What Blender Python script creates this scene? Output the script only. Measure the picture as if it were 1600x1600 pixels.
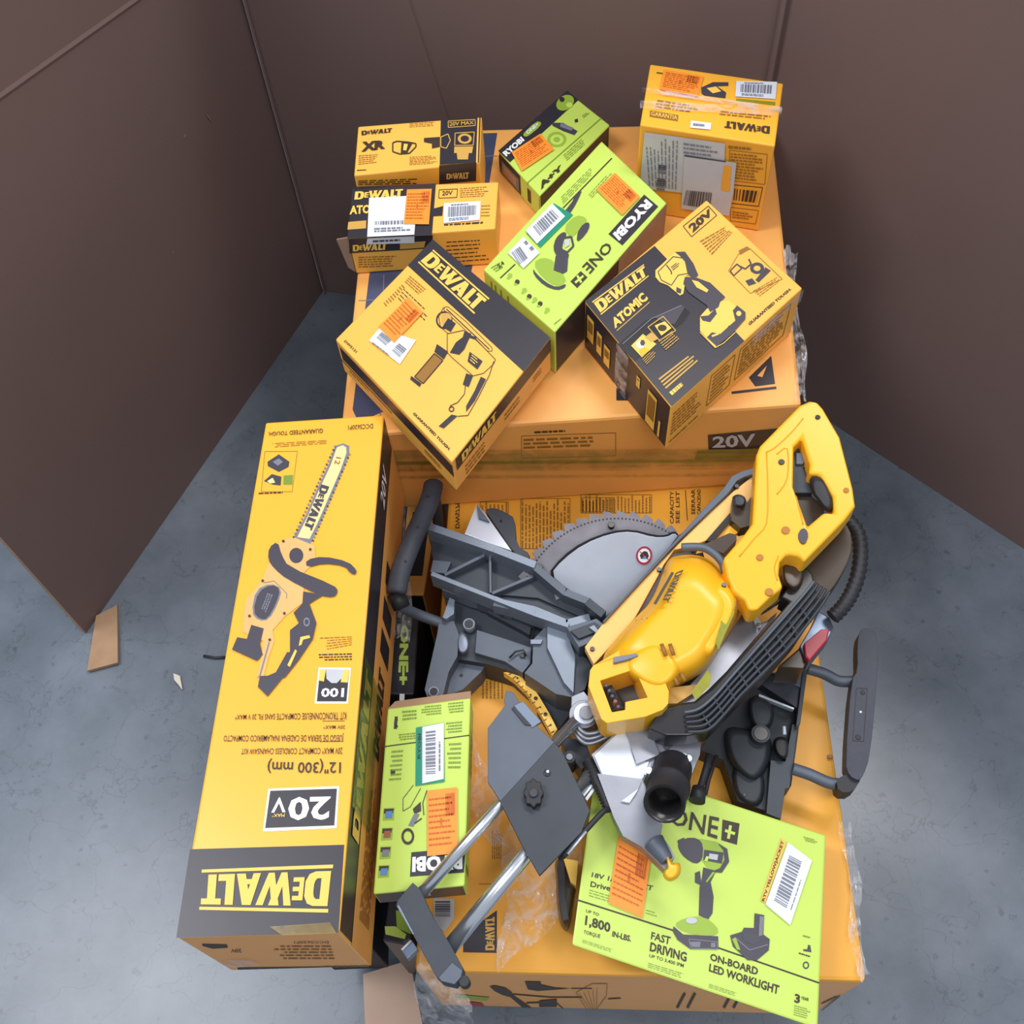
import bpy, bmesh, math, random
from mathutils import Vector, Matrix
random.seed(7)
for o in list(bpy.data.objects): bpy.data.objects.remove(o)
SC = bpy.context.scene
COL = SC.collection
# ------------------------------------------------------------------ camera
F = 1720.0
AN = math.radians(31.1); RO = math.radians(-4.8)
CAM = Vector((0, 0, 2.0))
fwd = Vector((0, math.sin(AN), -math.cos(AN)))
r0 = Vector((1, 0, 0)); u0 = r0.cross(fwd)
rt = math.cos(RO)*r0 + math.sin(RO)*u0
up = -math.sin(RO)*r0 + math.cos(RO)*u0
cd = bpy.data.cameras.new('camera'); cam = bpy.data.objects.new('camera', cd); COL.objects.link(cam)
cd.sensor_width = 36; cd.lens = F/1600*36; cd.clip_start = 0.05
M = Matrix((rt, up, -fwd)).transposed().to_4x4(); M.translation = CAM
cam.matrix_world = M
SC.camera = cam
# ------------------------------------------------------------------ light
W = bpy.data.worlds.new('world'); SC.world = W; W.use_nodes = True
W.node_tree.nodes['Background'].inputs[0].default_value = (0.80, 0.88, 1.0, 1)
W.node_tree.nodes['Background'].inputs[1].default_value = 0.50
def area(name, loc, target, sx, sy, power, col=(1, 1, 1)):
    l = bpy.data.lights.new(name, 'AREA'); l.shape = 'RECTANGLE'; l.size = sx; l.size_y = sy; l.energy = power; l.color = col
    o = bpy.data.objects.new(name, l); COL.objects.link(o); o.location = loc
    o.rotation_euler = (Vector(target)-Vector(loc)).to_track_quat('-Z', 'Y').to_euler(); return o
area('ceiling_lamp', (-2.2, 1.0, 4.5), (-.3, 0.8, 0.2), 0.9, 1.6, 95, (0.96, 0.98, 1.0))
area('ceiling_lamp', (0.7, -0.9, 4.6), (0.1, 0.7, 0.3), 2.4, 0.5, 75, (1.0, 0.98, 0.95))
area('ceiling_lamp', (1.2, 2.6, 4.8), (0.1, 0.9, 0.4), 2.4, 0.6, 110, (1.0, 0.98, 0.95))
SC.view_settings.view_transform = 'Standard'; SC.view_settings.look = 'None'
SC.view_settings.gamma = 1; SC.view_settings.exposure = -0.08; SC.view_settings.use_curve_mapping = False

# ------------------------------------------------------------------ helpers
def lin(c):
    return tuple(((v/255)/12.92 if v/255 <= .04045 else ((v/255+.055)/1.055)**2.4) for v in c)+(1,)
FZ = -.10
MATS = {}
def mat(name, col, rough=.5, metal=0, noise=0, scale=30, bump=0, spec=.5, col2=None, coat=0, alpha=1, detail=4):
    m = bpy.data.materials.new(name); m.use_nodes = True; nt = m.node_tree; b = nt.nodes['Principled BSDF']
    b.inputs['Base Color'].default_value = lin(col); b.inputs['Roughness'].default_value = rough
    b.inputs['Metallic'].default_value = metal; b.inputs['Specular IOR Level'].default_value = spec
    b.inputs['Coat Weight'].default_value = coat; b.inputs['Coat Roughness'].default_value = .2
    b.inputs['Alpha'].default_value = alpha
    if noise or bump or col2:
        tc = nt.nodes.new('ShaderNodeTexCoord'); n = nt.nodes.new('ShaderNodeTexNoise'); n.inputs['Scale'].default_value = scale
        n.inputs['Detail'].default_value = detail
        nt.links.new(tc.outputs['Object'], n.inputs['Vector'])
        if noise or col2:
            r = nt.nodes.new('ShaderNodeValToRGB'); r.color_ramp.elements[0].position = .3; r.color_ramp.elements[1].position = .7
            c2 = lin(col2) if col2 else tuple(v*(1-noise) for v in lin(col)[:3])+(1,)
            r.color_ramp.elements[0].color = c2; r.color_ramp.elements[1].color = lin(col)
            nt.links.new(n.outputs['Fac'], r.inputs['Fac']); nt.links.new(r.outputs['Color'], b.inputs['Base Color'])
        if bump:
            bp = nt.nodes.new('ShaderNodeBump'); bp.inputs['Strength'].default_value = bump; bp.inputs['Distance'].default_value = .002
            nt.links.new(n.outputs['Fac'], bp.inputs['Height']); nt.links.new(bp.outputs['Normal'], b.inputs['Normal'])
    MATS[name] = m; return m
def film(name, col, a, rough=.12, scale=25, bump=.9, var=.6):
    m = mat(name, col, rough, 0, 0, scale, bump, .8); nt = m.node_tree; b = nt.nodes['Principled BSDF']
    tc = nt.nodes.new('ShaderNodeTexCoord'); n = nt.nodes.new('ShaderNodeTexNoise'); n.inputs['Scale'].default_value = scale*1.5; n.inputs['Distortion'].default_value = 1.5
    mr = nt.nodes.new('ShaderNodeMapRange'); mr.inputs[1].default_value = .35; mr.inputs[2].default_value = .75; mr.inputs[3].default_value = a*(1-var); mr.inputs[4].default_value = min(1, a*(1+var))
    nt.links.new(tc.outputs['Object'], n.inputs['Vector']); nt.links.new(n.outputs['Fac'], mr.inputs[0]); nt.links.new(mr.outputs[0], b.inputs['Alpha'])
    return m
YEL = (253, 188, 82)
mat('yellow_card', YEL, .42, noise=.06, scale=9, bump=.06)
mat('lemon_card', (255, 184, 58), .30, noise=.05, scale=5, bump=.04)
mat('big_card', (250, 178, 94), .40, noise=.08, scale=6, bump=.12)
mat('low_card', (242, 172, 58), .45, noise=.12, scale=7, bump=.15)
mat('black_print', (48, 45, 54), .36, noise=.10, scale=12, bump=.10)
mat('navy_print', (72, 78, 108), .4, noise=.25, scale=14, bump=.1)
mat('ink', (58, 44, 34), .5)
mat('brown_ink', (150, 104, 36), .55)
mat('gold', (250, 200, 90), .45)
mat('gold_dim', (205, 160, 75), .5)
mat('green_card', (196, 222, 98), .38, noise=.04, scale=8, bump=.05)
mat('green_dim', (150, 180, 60), .45)
mat('green_line', (120, 145, 50), .5)
mat('white_print', (235, 238, 240), .4)
mat('white_label', (226, 230, 240), .4, noise=.05, scale=30)
mat('grey_label', (196, 198, 204), .35, noise=.12, scale=20, bump=.2)
mat('bar_ink', (120, 122, 135), .5)
mat('bar_dark', (70, 70, 80), .5)
mat('orange_label', (255, 150, 48), .5, noise=.05, scale=20)
mat('orange_ink', (196, 92, 22), .5)
mat('teal', (0, 140, 110), .5)
mat('amber_label', (240, 190, 90), .5)
mat('peach', (240, 180, 110), .5, noise=.08, scale=20)
mat('saw_grey', (66, 62, 74), .4)
mat('bar_steel', (238, 214, 150), .4)
mat('blue_print', (90, 130, 190), .5)
mat('card_edge', (176, 142, 112), .8, noise=.15, scale=30, bump=.2)
mat('card_inner', (150, 120, 100), .8, noise=.15, scale=20, bump=.2)
mat('casting', (92, 100, 114), .5, .25, .15, 18, .12)
mat('casting_dark', (58, 64, 74), .5, .2, .2, 18, .15)
mat('casting_light', (128, 138, 154), .42, .35, .12, 25, .1)
mat('deep', (50, 56, 64), .55, .1, .2, 20, .15)
mat('rubber', (38, 38, 44), .55, 0, .15, 60, .2)
mat('grip', (62, 66, 78), .6, 0, .15, 90, .25)
mat('glossy_black', (34, 32, 34), .3, 0, .2, 10, .05)
mat('smoke_brown', (70, 54, 40), .35, 0, .3, 8, .1)
mat('tool_yellow', (252, 186, 36), .33, 0, .03, 10, .03)
mat('tool_amber', (250, 196, 110), .4, 0, .05, 10, .03)
mat('silver', (205, 212, 226), .34, .35, .12, 14, .08)
mat('blade_steel', (160, 157, 166), .45, .25, .3, 22, .2)
mat('alu', (150, 153, 164), .42, .7, .2, 16, .25)
mat('chrome', (226, 230, 238), .22, .92)
mat('red', (170, 40, 60), .4)
mat('rust', (150, 90, 60), .6)
mat('amber_hole', (176, 112, 16), .5)
mat('amber_line', (226, 160, 26), .45)
mat('olive_label', (150, 150, 20), .55, noise=.3, scale=60)
mat('blue_steel', (110, 122, 142), .35, .6)
film('tape_clear', (178, 148, 78), .45, .15, 12, .5, .5)
film('tape_green', (86, 120, 40), .50, .2, 8, .3, .25)
film('film', (236, 234, 238), .26, .08, 22, 1.0, .9)

ZO = dict(A=(500, 80, 4), B=(740, 80, 3.0769), C=(500, 350, 3.72), D=(860, 300, 3.8095), E=(330, 620, 3.6375), F=(260, 1020, 2.963),
          G=(580, 720, 3.6368), H=(840, 740, 4.2094), I=(1080, 600, 4), J=(860, 860, 3.6375), K=(1040, 940, 4.444), L=(560, 1040, 3.0765),
          M=(860, 1200, 3.478), N=(560, 1360, 4), O=(1100, 1200, 4))
def z(k, *pts):
    ox, oy, s = ZO[k]
    return [(ox+x/s, oy+y/s) for x, y in pts]
def z1(k, x, y): return z(k, (x, y))[0]
def ray(x, y): return fwd + (x-800)/F*rt - (y-800)/F*up
def onz(p, h):
    d = ray(*p); return CAM + d*((h-2.0)/d.z)
def onplane(p, pt, n):
    d = ray(*p); return CAM + d*((pt-CAM).dot(n)/d.dot(n))

class MB:
    def __init__(s): s.bm = bmesh.new(); s.mats = []
    def mi(s, m):
        if m not in s.mats: s.mats.append(m)
        return s.mats.index(m)
    def face(s, pts, m, smooth=False):
        try: f = s.bm.faces.new([s.bm.verts.new(p) for p in pts])
        except ValueError: return None
        f.material_index = s.mi(m); f.smooth = smooth; return f
    def build(s, name, parent=None, origin=None, bevel=0, smooth=False, merge=False):
        if merge: bmesh.ops.remove_doubles(s.bm, verts=s.bm.verts, dist=1e-5)
        if parent is not None: origin = parent.location
        if origin is None:
            vs = [v.co for v in s.bm.verts]
            origin = Vector(((min(v.x for v in vs)+max(v.x for v in vs))/2, (min(v.y for v in vs)+max(v.y for v in vs))/2, min(v.z for v in vs)))
        origin = Vector(origin)
        for v in s.bm.verts: v.co -= origin
        me = bpy.data.meshes.new(name); s.bm.to_mesh(me); s.bm.free()
        for m in s.mats: me.materials.append(MATS[m])
        o = bpy.data.objects.new(name, me); COL.objects.link(o)
        if parent is not None: o.parent = parent
        else: o.location = origin
        if smooth:
            for p in me.polygons: p.use_smooth = True
        if bevel:
            b = o.modifiers.new('bevel', 'BEVEL'); b.width = bevel; b.segments = 3; b.limit_method = 'ANGLE'; b.angle_limit = math.radians(40); b.harden_normals = False
        return o
def empty(name, loc, label=None, cat=None, group=None):
    o = bpy.data.objects.new(name, None); COL.objects.link(o); o.location = loc; o.empty_display_size = .05
    tag(o, label, cat, group); return o
def tag(o, label=None, cat=None, group=None, kind=None):
    if label: o['label'] = label
    if cat: o['category'] = cat
    if group: o['group'] = group
    if kind: o['kind'] = kind
    return o

# ---------- text meshes
TCACHE = {}
def textgeo(s, bold=0.0):
    k = (s, bold)
    if k in TCACHE: return TCACHE[k]
    c = bpy.data.curves.new('t', 'FONT'); c.body = s; c.offset = bold; c.resolution_u = 2; c.fill_mode = 'FRONT'
    o = bpy.data.objects.new('t', c); COL.objects.link(o)
    dg = bpy.context.evaluated_depsgraph_get(); dg.update()
    me = bpy.data.meshes.new_from_object(o.evaluated_get(dg))
    vs = [v.co.copy() for v in me.vertices]; fs = [list(p.vertices) for p in me.polygons]
    bpy.data.objects.remove(o); bpy.data.curves.remove(c); bpy.data.meshes.remove(me)
    if vs:
        x0 = min(v.x for v in vs); x1 = max(v.x for v in vs); y0 = min(v.y for v in vs); y1 = max(v.y for v in vs)
        vs = [((v.x-x0)/(x1-x0+1e-9), (v.y-y0)/(y1-y0+1e-9)) for v in vs]
    TCACHE[k] = (vs, fs); return vs, fs
def strokes(segs):
    return [[tuple(p) for p in q] for q in segs]
def dw_geo():
    out = []
    # D
    o_, i_ = [(0, 1), (.62, 1), (.86, .93), (1.0, .72), (1.0, .28), (.86, .07), (.62, 0), (0, 0)], [(.36, .80), (.52, .80), (.60, .74), (.64, .62), (.64, .38), (.60, .26), (.52, .20), (.36, .20)]
    for k in range(len(o_)):
        j = (k+1) % len(o_); out.append([o_[k], o_[j], i_[j], i_[k]])
    # small E
    X = 1.06; out += [[(X, .16), (X, .84), (X+.18, .84), (X+.18, .16)]]
    for y in (.16, .44, .71): out.append([(X+.18, y), (X+.18, y+.13), (X+.44, y+.13), (X+.44, y)])
    # W
    w = 1.52; t = .3
    for a, b in (((w, 1), (w+.26, 0)), ((w+.64, 1), (w+.26, 0)), ((w+.5, 1), (w+.78, 0)), ((w+1.16, 1), (w+.78, 0))):
        out.append([(a[0], a[1]), (a[0]+t, a[1]), (b[0]+t*.8, b[1]), (b[0], b[1])])
    # A
    a = 2.86
    out += [[(a, 0), (a+.3, 0), (a+.62, 1), (a+.32, 1)], [(a+.62, 0), (a+.98, 0), (a+.68, 1), (a+.32, 1)], [(a+.2, .18), (a+.7, .18), (a+.66, .34), (a+.25, .34)]]
    l = 3.92; out += [[(l, 0), (l, 1), (l+.34, 1), (l+.34, 0)], [(l+.34, 0), (l+.34, .22), (l+.66, .22), (l+.66, 0)]]
    t_ = 4.52; out += [[(t_+.14, 0), (t_+.14, .8), (t_+.48, .8), (t_+.48, 0)], [(t_-.1, .8), (t_-.1, 1), (t_+.72, 1), (t_+.72, .8)]]
    return [[(x/5.24, .06+y*.88) for x, y in q] for q in out]
DWG = dw_geo()

class Face:
    """draws flat print on one plane of a mesh; coordinates are where the marks sit"""
    def __init__(s, mb, pt, n):
        s.k = 0; s.zmin = None; s.mb = mb; s.pt = Vector(pt); s.n = Vector(n).normalized()
        if s.n.dot(CAM-s.pt) < 0: s.n = -s.n
    def w(s, p, lay=1):
        P = onplane(p, s.pt, s.n) + s.n*(.0005*lay)
        if s.zmin is not None and P.z < s.zmin: P.z = s.zmin
        return P
    def poly(s, m, pts, lay=1):
        s.k += 1; s._poly(m, pts, lay+.008*min(s.k, 90))
    def _poly(s, m, pts, lay=1):
        f = s.mb.face([s.w(p, lay) for p in pts], m)
        if f:
            f.normal_update()
            if f.normal.dot(s.n) < 0: f.normal_flip()
    def line(s, m, pts, wd, lay=1):
        for (a, b) in zip(pts, pts[1:]):
            dx, dy = b[0]-a[0], b[1]-a[1]; L = math.hypot(dx, dy) or 1; nx, ny = -dy/L*wd/2, dx/L*wd/2
            s.poly(m, [(a[0]+nx, a[1]+ny), (b[0]+nx, b[1]+ny), (b[0]-nx, b[1]-ny), (a[0]-nx, a[1]-ny)], lay)
    def map(s, q, u, v):   # q = TL,TR,BR,BL ; v=0 bottom
        a = [(1-v), v]
        x = (q[3][0]*(1-u)+q[2][0]*u)*a[0] + (q[0][0]*(1-u)+q[1][0]*u)*a[1]
        y = (q[3][1]*(1-u)+q[2][1]*u)*a[0] + (q[0][1]*(1-u)+q[1][1]*u)*a[1]
        return (x, y)
    def text(s, m, t, q, bold=0.0, lay=2):
        vs, fs = textgeo(t, bold)
        for f in fs: s._poly(m, [s.map(q, *vs[i]) for i in f], lay+.75)
    def dw(s, m, q, lay=2, bars=True):
        for i, p in enumerate(DWG): s._poly(m, [s.map(q, u, v) for u, v in p], lay+.74+.01*i)
        if bars:
            for v0, v1 in ((-.10, -.01), (1.01, 1.10)): s.poly(m, [s.map(q, *k) for k in ((-.01, v0), (1.01, v0), (1.01, v1), (-.01, v1))], lay)
    def rows(s, m, q, n, fill=.5, lay=1, seed=1, dash=True):
        rd = random.Random(seed)
        for i in range(n):
            v = 1-(i+.5)/n; h = fill/n/2; u = 0; end = rd.uniform(.7, 1)
            while u < end:
                l = rd.uniform(.05, .17) if dash else 1; e = min(u+l, end)
                s._poly(m, [s.map(q, u, v-h), s.map(q, e, v-h), s.map(q, e, v+h), s.map(q, u, v+h)], lay+.74); u = e+.025
    def bars(s, m, q, n=22, lay=3, seed=2):
        rd = random.Random(seed); u = 0
        while u < 1:
            w = rd.choice([.5, 1, 1.5])/n; s._poly(m, [s.map(q, u, 0), s.map(q, min(1, u+w), 0), s.map(q, min(1, u+w), 1), s.map(q, u, 1)], lay+.74); u += w+rd.choice([.6, 1])/n
    def disc(s, m, c, rx, ry, lay=1, rot=0, n=20, inner=0):
        P = []
        for k in range(n):
            a = 2*math.pi*k/n; x, y = rx*math.cos(a), ry*math.sin(a)
            P.append((c[0]+x*math.cos(rot)-y*math.sin(rot), c[1]+x*math.sin(rot)+y*math.cos(rot)))
        if not inner: s.poly(m, P, lay)
        else:
            Q = [(c[0]+(p[0]-c[0])*inner, c[1]+(p[1]-c[1])*inner) for p in P]
            for k in range(n):
                j = (k+1) % n; s.poly(m, [P[k], P[j], Q[j], Q[k]], lay)
    def outline(s, m, q, wd, lay=1): s.line(m, list(q)+[q[0]], wd, lay)
    def rect(s, q, u0, v0, u1, v1): return [s.map(q, u0, v1), s.map(q, u1, v1), s.map(q, u1, v0), s.map(q, u0, v0)]

def sticker(parent, face, name, m, q, draw=None, lay=4, label=None, thick=True):
    mb = MB(); f = Face(mb, face.pt, face.n); f.poly(m, q, lay)
    if draw: draw(f)
    o = mb.build(name, parent)
    if label: o['label'] = label
    return o

class Carton:
    def __init__(s, q, zt, zb, mats, label, name='cardboard_box', group=None, bev=.0025):
        # q: BL BR FR FL in the photograph; mats: top front right back left
        s.q = q; s.zt = zt; s.T = [onz(p, zt) for p in q]; s.B = [Vector((t.x, t.y, zb)) for t in s.T]
        c = sum(s.B, Vector())/4; s.root = empty(name, c, label, 'box', group)
        s.mb = MB(); s._shell(mats, bev)
        BL, BR, FR, FL = s.T
        zup = Vector((0, 0, 1))
        s.top = Face(s.mb, FL, zup)
        s.front = Face(s.mb, FL, (FR-FL).cross(zup)); s.right = Face(s.mb, FR, (BR-FR).cross(zup)); s.left = Face(s.mb, FL, (BL-FL).cross(zup))
        for q_ in (s.front, s.right, s.left): q_.zmin = zb+.003
    def _shell(s, mats, bev):
        bm = s.mb.bm; T = [bm.verts.new(p) for p in s.T]; B = [bm.verts.new(p) for p in s.B]
        fs = [bm.faces.new([T[3], T[2], T[1], T[0]])]
        for (a, b) in ((3, 2), (2, 1), (1, 0), (0, 3)): fs.append(bm.faces.new([T[a], B[a], B[b], T[b]]))
        fs.append(bm.faces.new([B[0], B[1], B[2], B[3]]))
        mats = list(mats)+[mats[1]]
        for f, m in zip(fs, mats): f.material_index = s.mb.mi(m)
        bmesh.ops.recalc_face_normals(bm, faces=bm.faces)
        bmesh.ops.bevel(bm, geom=list(bm.edges), offset=bev, segments=2, affect='EDGES', profile=.5)
    def done(s, name='carton'): return s.mb.build(name, s.root)
    def px(s, P):
        d = P-CAM; w = d.dot(fwd); return (800+F*d.dot(rt)/w, 800-F*d.dot(up)/w)
    def side(s, a, b, u0, h0, u1, h1):
        """quad on side between top corners a,b (index in BL BR FR FL); h in metres below top. returns TL TR BR BL"""
        A, Bv = s.T[a], s.T[b]; zd = Vector((0, 0, -1))
        return [s.px(A.lerp(Bv, u)+zd*h) for u, h in ((u0, h0), (u1, h0), (u1, h1), (u0, h1))]

def smooth_loop(pts, it=2):
    for _ in range(it):
        n = []
        for i in range(len(pts)):
            a, b = pts[i], pts[(i+1) % len(pts)]
            n += [(a[0]*.75+b[0]*.25, a[1]*.75+b[1]*.25), (a[0]*.25+b[0]*.75, a[1]*.25+b[1]*.75)]
        pts = n
    return pts
def area2(p): return sum(p[i][0]*p[(i+1) % len(p)][1]-p[(i+1) % len(p)][0]*p[i][1] for i in range(len(p)))
def slab(mb, pts, zt, zb, m, holes=(), sm=0, side=None, gx=0, gy=0):
    """a plate with the given outline, top at zt, underside at zb"""
    if sm: pts = smooth_loop(pts, sm); holes = [smooth_loop(h, sm) for h in holes]
    zf = lambda p, h: h+gx*(p[0]-1100)+gy*(p[1]-950)
    bm = mb.bm; i1 = mb.mi(m); i2 = mb.mi(side or m)
    es = []; bes = []; new = []
    for L in [pts]+list(holes):
        top = [onz(p, zf(p, zt)) for p in L]; vt = [bm.verts.new(p) for p in top]; vb = [bm.verts.new((p.x, p.y, p.z-(zt-zb))) for p in top]
        n = len(L)
        for k in range(n):
            j = (k+1) % n; es.append(bm.edges.new((vt[k], vt[j]))); bes.append(bm.edges.new((vb[k], vb[j])))
            f = bm.faces.new((vt[k], vb[k], vb[j], vt[j])); f.material_index = i2; new.append(f)
    for E in (es, bes):
        r = bmesh.ops.triangle_fill(bm, edges=E, use_beauty=True, use_dissolve=False)
        for f in r['geom']:
            if isinstance(f, bmesh.types.BMFace): f.material_index = i1; new.append(f)
    bmesh.ops.recalc_face_normals(bm, faces=[f for f in new if f.is_valid])
def dome(mb, pts, zt, zb, m, sm=2, steps=7, inset=.35, gx=0, gy=0, center=None, power=2.2):
    """a pillowy solid: outline at zb level swelling up to zt"""
    pts = smooth_loop(pts, sm); c = center or (sum(p[0] for p in pts)/len(pts), sum(p[1] for p in pts)/len(pts))
    zf = lambda p, h: h+gx*(p[0]-1100)+gy*(p[1]-950)
    rings = []; bm = mb.bm; mi = mb.mi(m)
    rings.append([bm.verts.new(onz(p, zf(p, zb))) for p in pts])
    for k in range(steps+1):
        t = k/steps; sc = 1-inset*t; h = zb+(zt-zb)*(1-(1-min(1, t*1.0))**power)**(1/power) if t > 0 else zb+(zt-zb)*.25
        h = max(h, zb+(zt-zb)*.25)
        L = [(c[0]+(p[0]-c[0])*sc, c[1]+(p[1]-c[1])*sc) for p in pts]
        rings.append([bm.verts.new(onz(p, zf(p, h))) for p in L])
    n = len(pts); new = []
    for a, b in zip(rings, rings[1:]):
        for k in range(n):
            j = (k+1) % n; f = bm.faces.new((a[k], a[j], b[j], b[k])); f.smooth = True; f.material_index = mi; new.append(f)
    f = bm.faces.new(rings[-1]); f.material_index = mi; f.smooth = True; new.append(f)
    f = bm.faces.new(list(reversed(rings[0]))); f.material_index = mi; new.append(f)
    bmesh.ops.recalc_face_normals(bm, faces=new)
def tubew(mb, P, r, m, n=14, caps=True, flat=1.0):
    """tube along world points; r number or list; flat squashes vertically"""
    bm = mb.bm; mi = mb.mi(m); rings = []
    R = r if isinstance(r, (list, tuple)) else [r]*len(P)
    prev = None
    for i, p in enumerate(P):
        t = (P[min(i+1, len(P)-1)]-P[max(i-1, 0)]).normalized()
        a = prev - t*prev.dot(t) if prev is not None else (Vector((0, 0, 1))-t*t.z)
        if a.length < 1e-4: a = Vector((1, 0, 0))-t*t.x
        a.normalize(); prev = a; b = t.cross(a)
        rings.append([bm.verts.new(p+(a*math.cos(2*math.pi*k/n)*flat+b*math.sin(2*math.pi*k/n))*R[i]) for k in range(n)])
    new = []
    for x, y in zip(rings, rings[1:]):
        for k in range(n):
            j = (k+1) % n; f = bm.faces.new((x[k], x[j], y[j], y[k])); f.smooth = True; f.material_index = mi; new.append(f)
    if caps:
        for g in (rings[0], rings[-1]): f = bm.faces.new(g); f.material_index = mi; new.append(f)
    bmesh.ops.recalc_face_normals(bm, faces=new)
def tube(mb, pts, r, m, n=14, **k): tubew(mb, [onz((x, y), h) for x, y, h in pts], r, m, n, **k)
def spline(P, sub=6):
    out = []
    for i in range(len(P)-1):
        p0, p1, p2, p3 = P[max(i-1, 0)], P[i], P[i+1], P[min(i+2, len(P)-1)]
        for k in range(sub):
            t = k/sub
            out.append(tuple(.5*((2*b)+(-a+c)*t+(2*a-5*b+4*c-d)*t*t+(-a+3*b-3*c+d)*t**3) for a, b, c, d in zip(p0, p1, p2, p3)))
    out.append(P[-1]); return out
def cyl(mb, p, h0, h1, r, m, n=18, r2=None):
    c = onz(p, h1); tubew(mb, [Vector((c.x, c.y, h0)), Vector((c.x, c.y, h1))], [r, r2 or r], m, n)
def ring(mb, p, h0, h1, r, m, mi_, rin=.6):
    cyl(mb, p, h0, h1, r, m); cyl(mb, p, h1-.001, h1+.0012, r*rin, mi_)

# ================================================================== SETTING
def mat_floor():
    m = mat('concrete', (112, 122, 132), .30); nt = m.node_tree; b = nt.nodes['Principled BSDF']
    tc = nt.nodes.new('ShaderNodeTexCoord')
    n1 = nt.nodes.new('ShaderNodeTexNoise'); n1.inputs['Scale'].default_value = 3; n1.inputs['Detail'].default_value = 9; n1.inputs['Roughness'].default_value = .65
    n2 = nt.nodes.new('ShaderNodeTexNoise'); n2.inputs['Scale'].default_value = 45; n2.inputs['Detail'].default_value = 3
    v = nt.nodes.new('ShaderNodeTexVoronoi'); v.feature = 'DISTANCE_TO_EDGE'; v.inputs['Scale'].default_value = 8
    nd = nt.nodes.new('ShaderNodeTexNoise'); nd.inputs['Scale'].default_value = 6; nd.inputs['Detail'].default_value = 5
    mx = nt.nodes.new('ShaderNodeMixRGB'); mx.inputs[0].default_value = .35
    for q in (n1, n2, nd): nt.links.new(tc.outputs['Object'], q.inputs['Vector'])
    nt.links.new(tc.outputs['Object'], mx.inputs[1]); nt.links.new(nd.outputs['Color'], mx.inputs[2]); nt.links.new(mx.outputs[0], v.inputs['Vector'])
    r1 = nt.nodes.new('ShaderNodeValToRGB'); r1.color_ramp.elements[0].position = .32; r1.color_ramp.elements[1].position = .68
    r1.color_ramp.elements[0].color = lin((92, 102, 113)); r1.color_ramp.elements[1].color = lin((126, 134, 147))
    nt.links.new(n1.outputs['Fac'], r1.inputs['Fac'])
    r2 = nt.nodes.new('ShaderNodeValToRGB'); r2.color_ramp.elements[0].position = 0; r2.color_ramp.elements[1].position = .012
    r2.color_ramp.elements[0].color = (.55, .55, .55, 1); r2.color_ramp.elements[1].color = (1, 1, 1, 1)
    nt.links.new(v.outputs['Distance'], r2.inputs['Fac'])
    r3 = nt.nodes.new('ShaderNodeValToRGB'); r3.color_ramp.elements[0].position = .27; r3.color_ramp.elements[1].position = .36
    r3.color_ramp.elements[0].color = (.7, .7, .7, 1); r3.color_ramp.elements[1].color = (1, 1, 1, 1)
    nt.links.new(n2.outputs['Fac'], r3.inputs['Fac'])
    m1 = nt.nodes.new('ShaderNodeMixRGB'); m1.blend_type = 'MULTIPLY'; m1.inputs[0].default_value = .55
    m2 = nt.nodes.new('ShaderNodeMixRGB'); m2.blend_type = 'MULTIPLY'; m2.inputs[0].default_value = 1
    nt.links.new(r1.outputs[0], m1.inputs[1]); nt.links.new(r2.outputs[0], m1.inputs[2]); nt.links.new(m1.outputs[0], m2.inputs[1]); nt.links.new(r3.outputs[0], m2.inputs[2])
    nt.links.new(m2.outputs[0], b.inputs['Base Color'])
    bp = nt.nodes.new('ShaderNodeBump'); bp.inputs['Strength'].default_value = .15; bp.inputs['Distance'].default_value = .002
    nt.links.new(n1.outputs['Fac'], bp.inputs['Height']); nt.links.new(bp.outputs[0], b.inputs['Normal'])
mat_floor()
mat('wall_card', (122, 101, 97), .75, noise=.10, scale=2.2, bump=.06)
mb = MB(); mb.face([Vector(p) for p in ((-4, -3, FZ), (5, -3, FZ), (5, 5, FZ), (-4, 5, FZ))], 'concrete')
tag(mb.build('floor', origin=(0, 0, FZ)), kind='structure')

P1, P2, PR, PR2 = onz((505, 455), FZ), onz((135, 990), FZ), onz((1124, 546), FZ), onz((1600, 858), FZ)
PR2 = PR + (PR2-PR)*1.25
HW = 1.45
def wall(name, A, B, n_out, creases=(), extra=None):
    mb = MB(); t = Vector(n_out).normalized()*.012; U = Vector((0, 0, HW))
    g = Vector((0, 0, .001))
    a, b, c, d = A+g, B+g, B+U, A+U
    for q in ((a, b, c, d), (b+t, a+t, d+t, c+t)): mb.face(q, 'wall_card')
    for q in ((a, a+t, b+t, b), (d, c, c+t, d+t), (a, d, d+t, a+t), (b, b+t, c+t, c)): mb.face(q, 'card_edge')
    for (p, q, w) in creases:
        dr = (q-p).normalized(); nn = -t.normalized(); sd = dr.cross(nn).normalized()*w; k = nn*.0022
        mb.face([p-sd, q-sd, q+k, p+k], 'wall_card'); mb.face([p+k, q+k, q+sd, p+sd], 'wall_card')
    if extra: extra(mb)
    bmesh.ops.recalc_face_normals(mb.bm, faces=mb.bm.faces)
    return tag(mb.build(name), kind='structure')
nL = Vector((P2-P1).cross(Vector((0, 0, 1)))); nL = nL if nL.x < 0 else -nL
def pl(p, A, n): return onplane(p, A, Vector(n).normalized())
ca, cb = pl((214, 0), P1, nL), pl((0, 152), P1, nL)
k = (cb-ca); ca -= k*1.0; cb += k*.6
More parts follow.
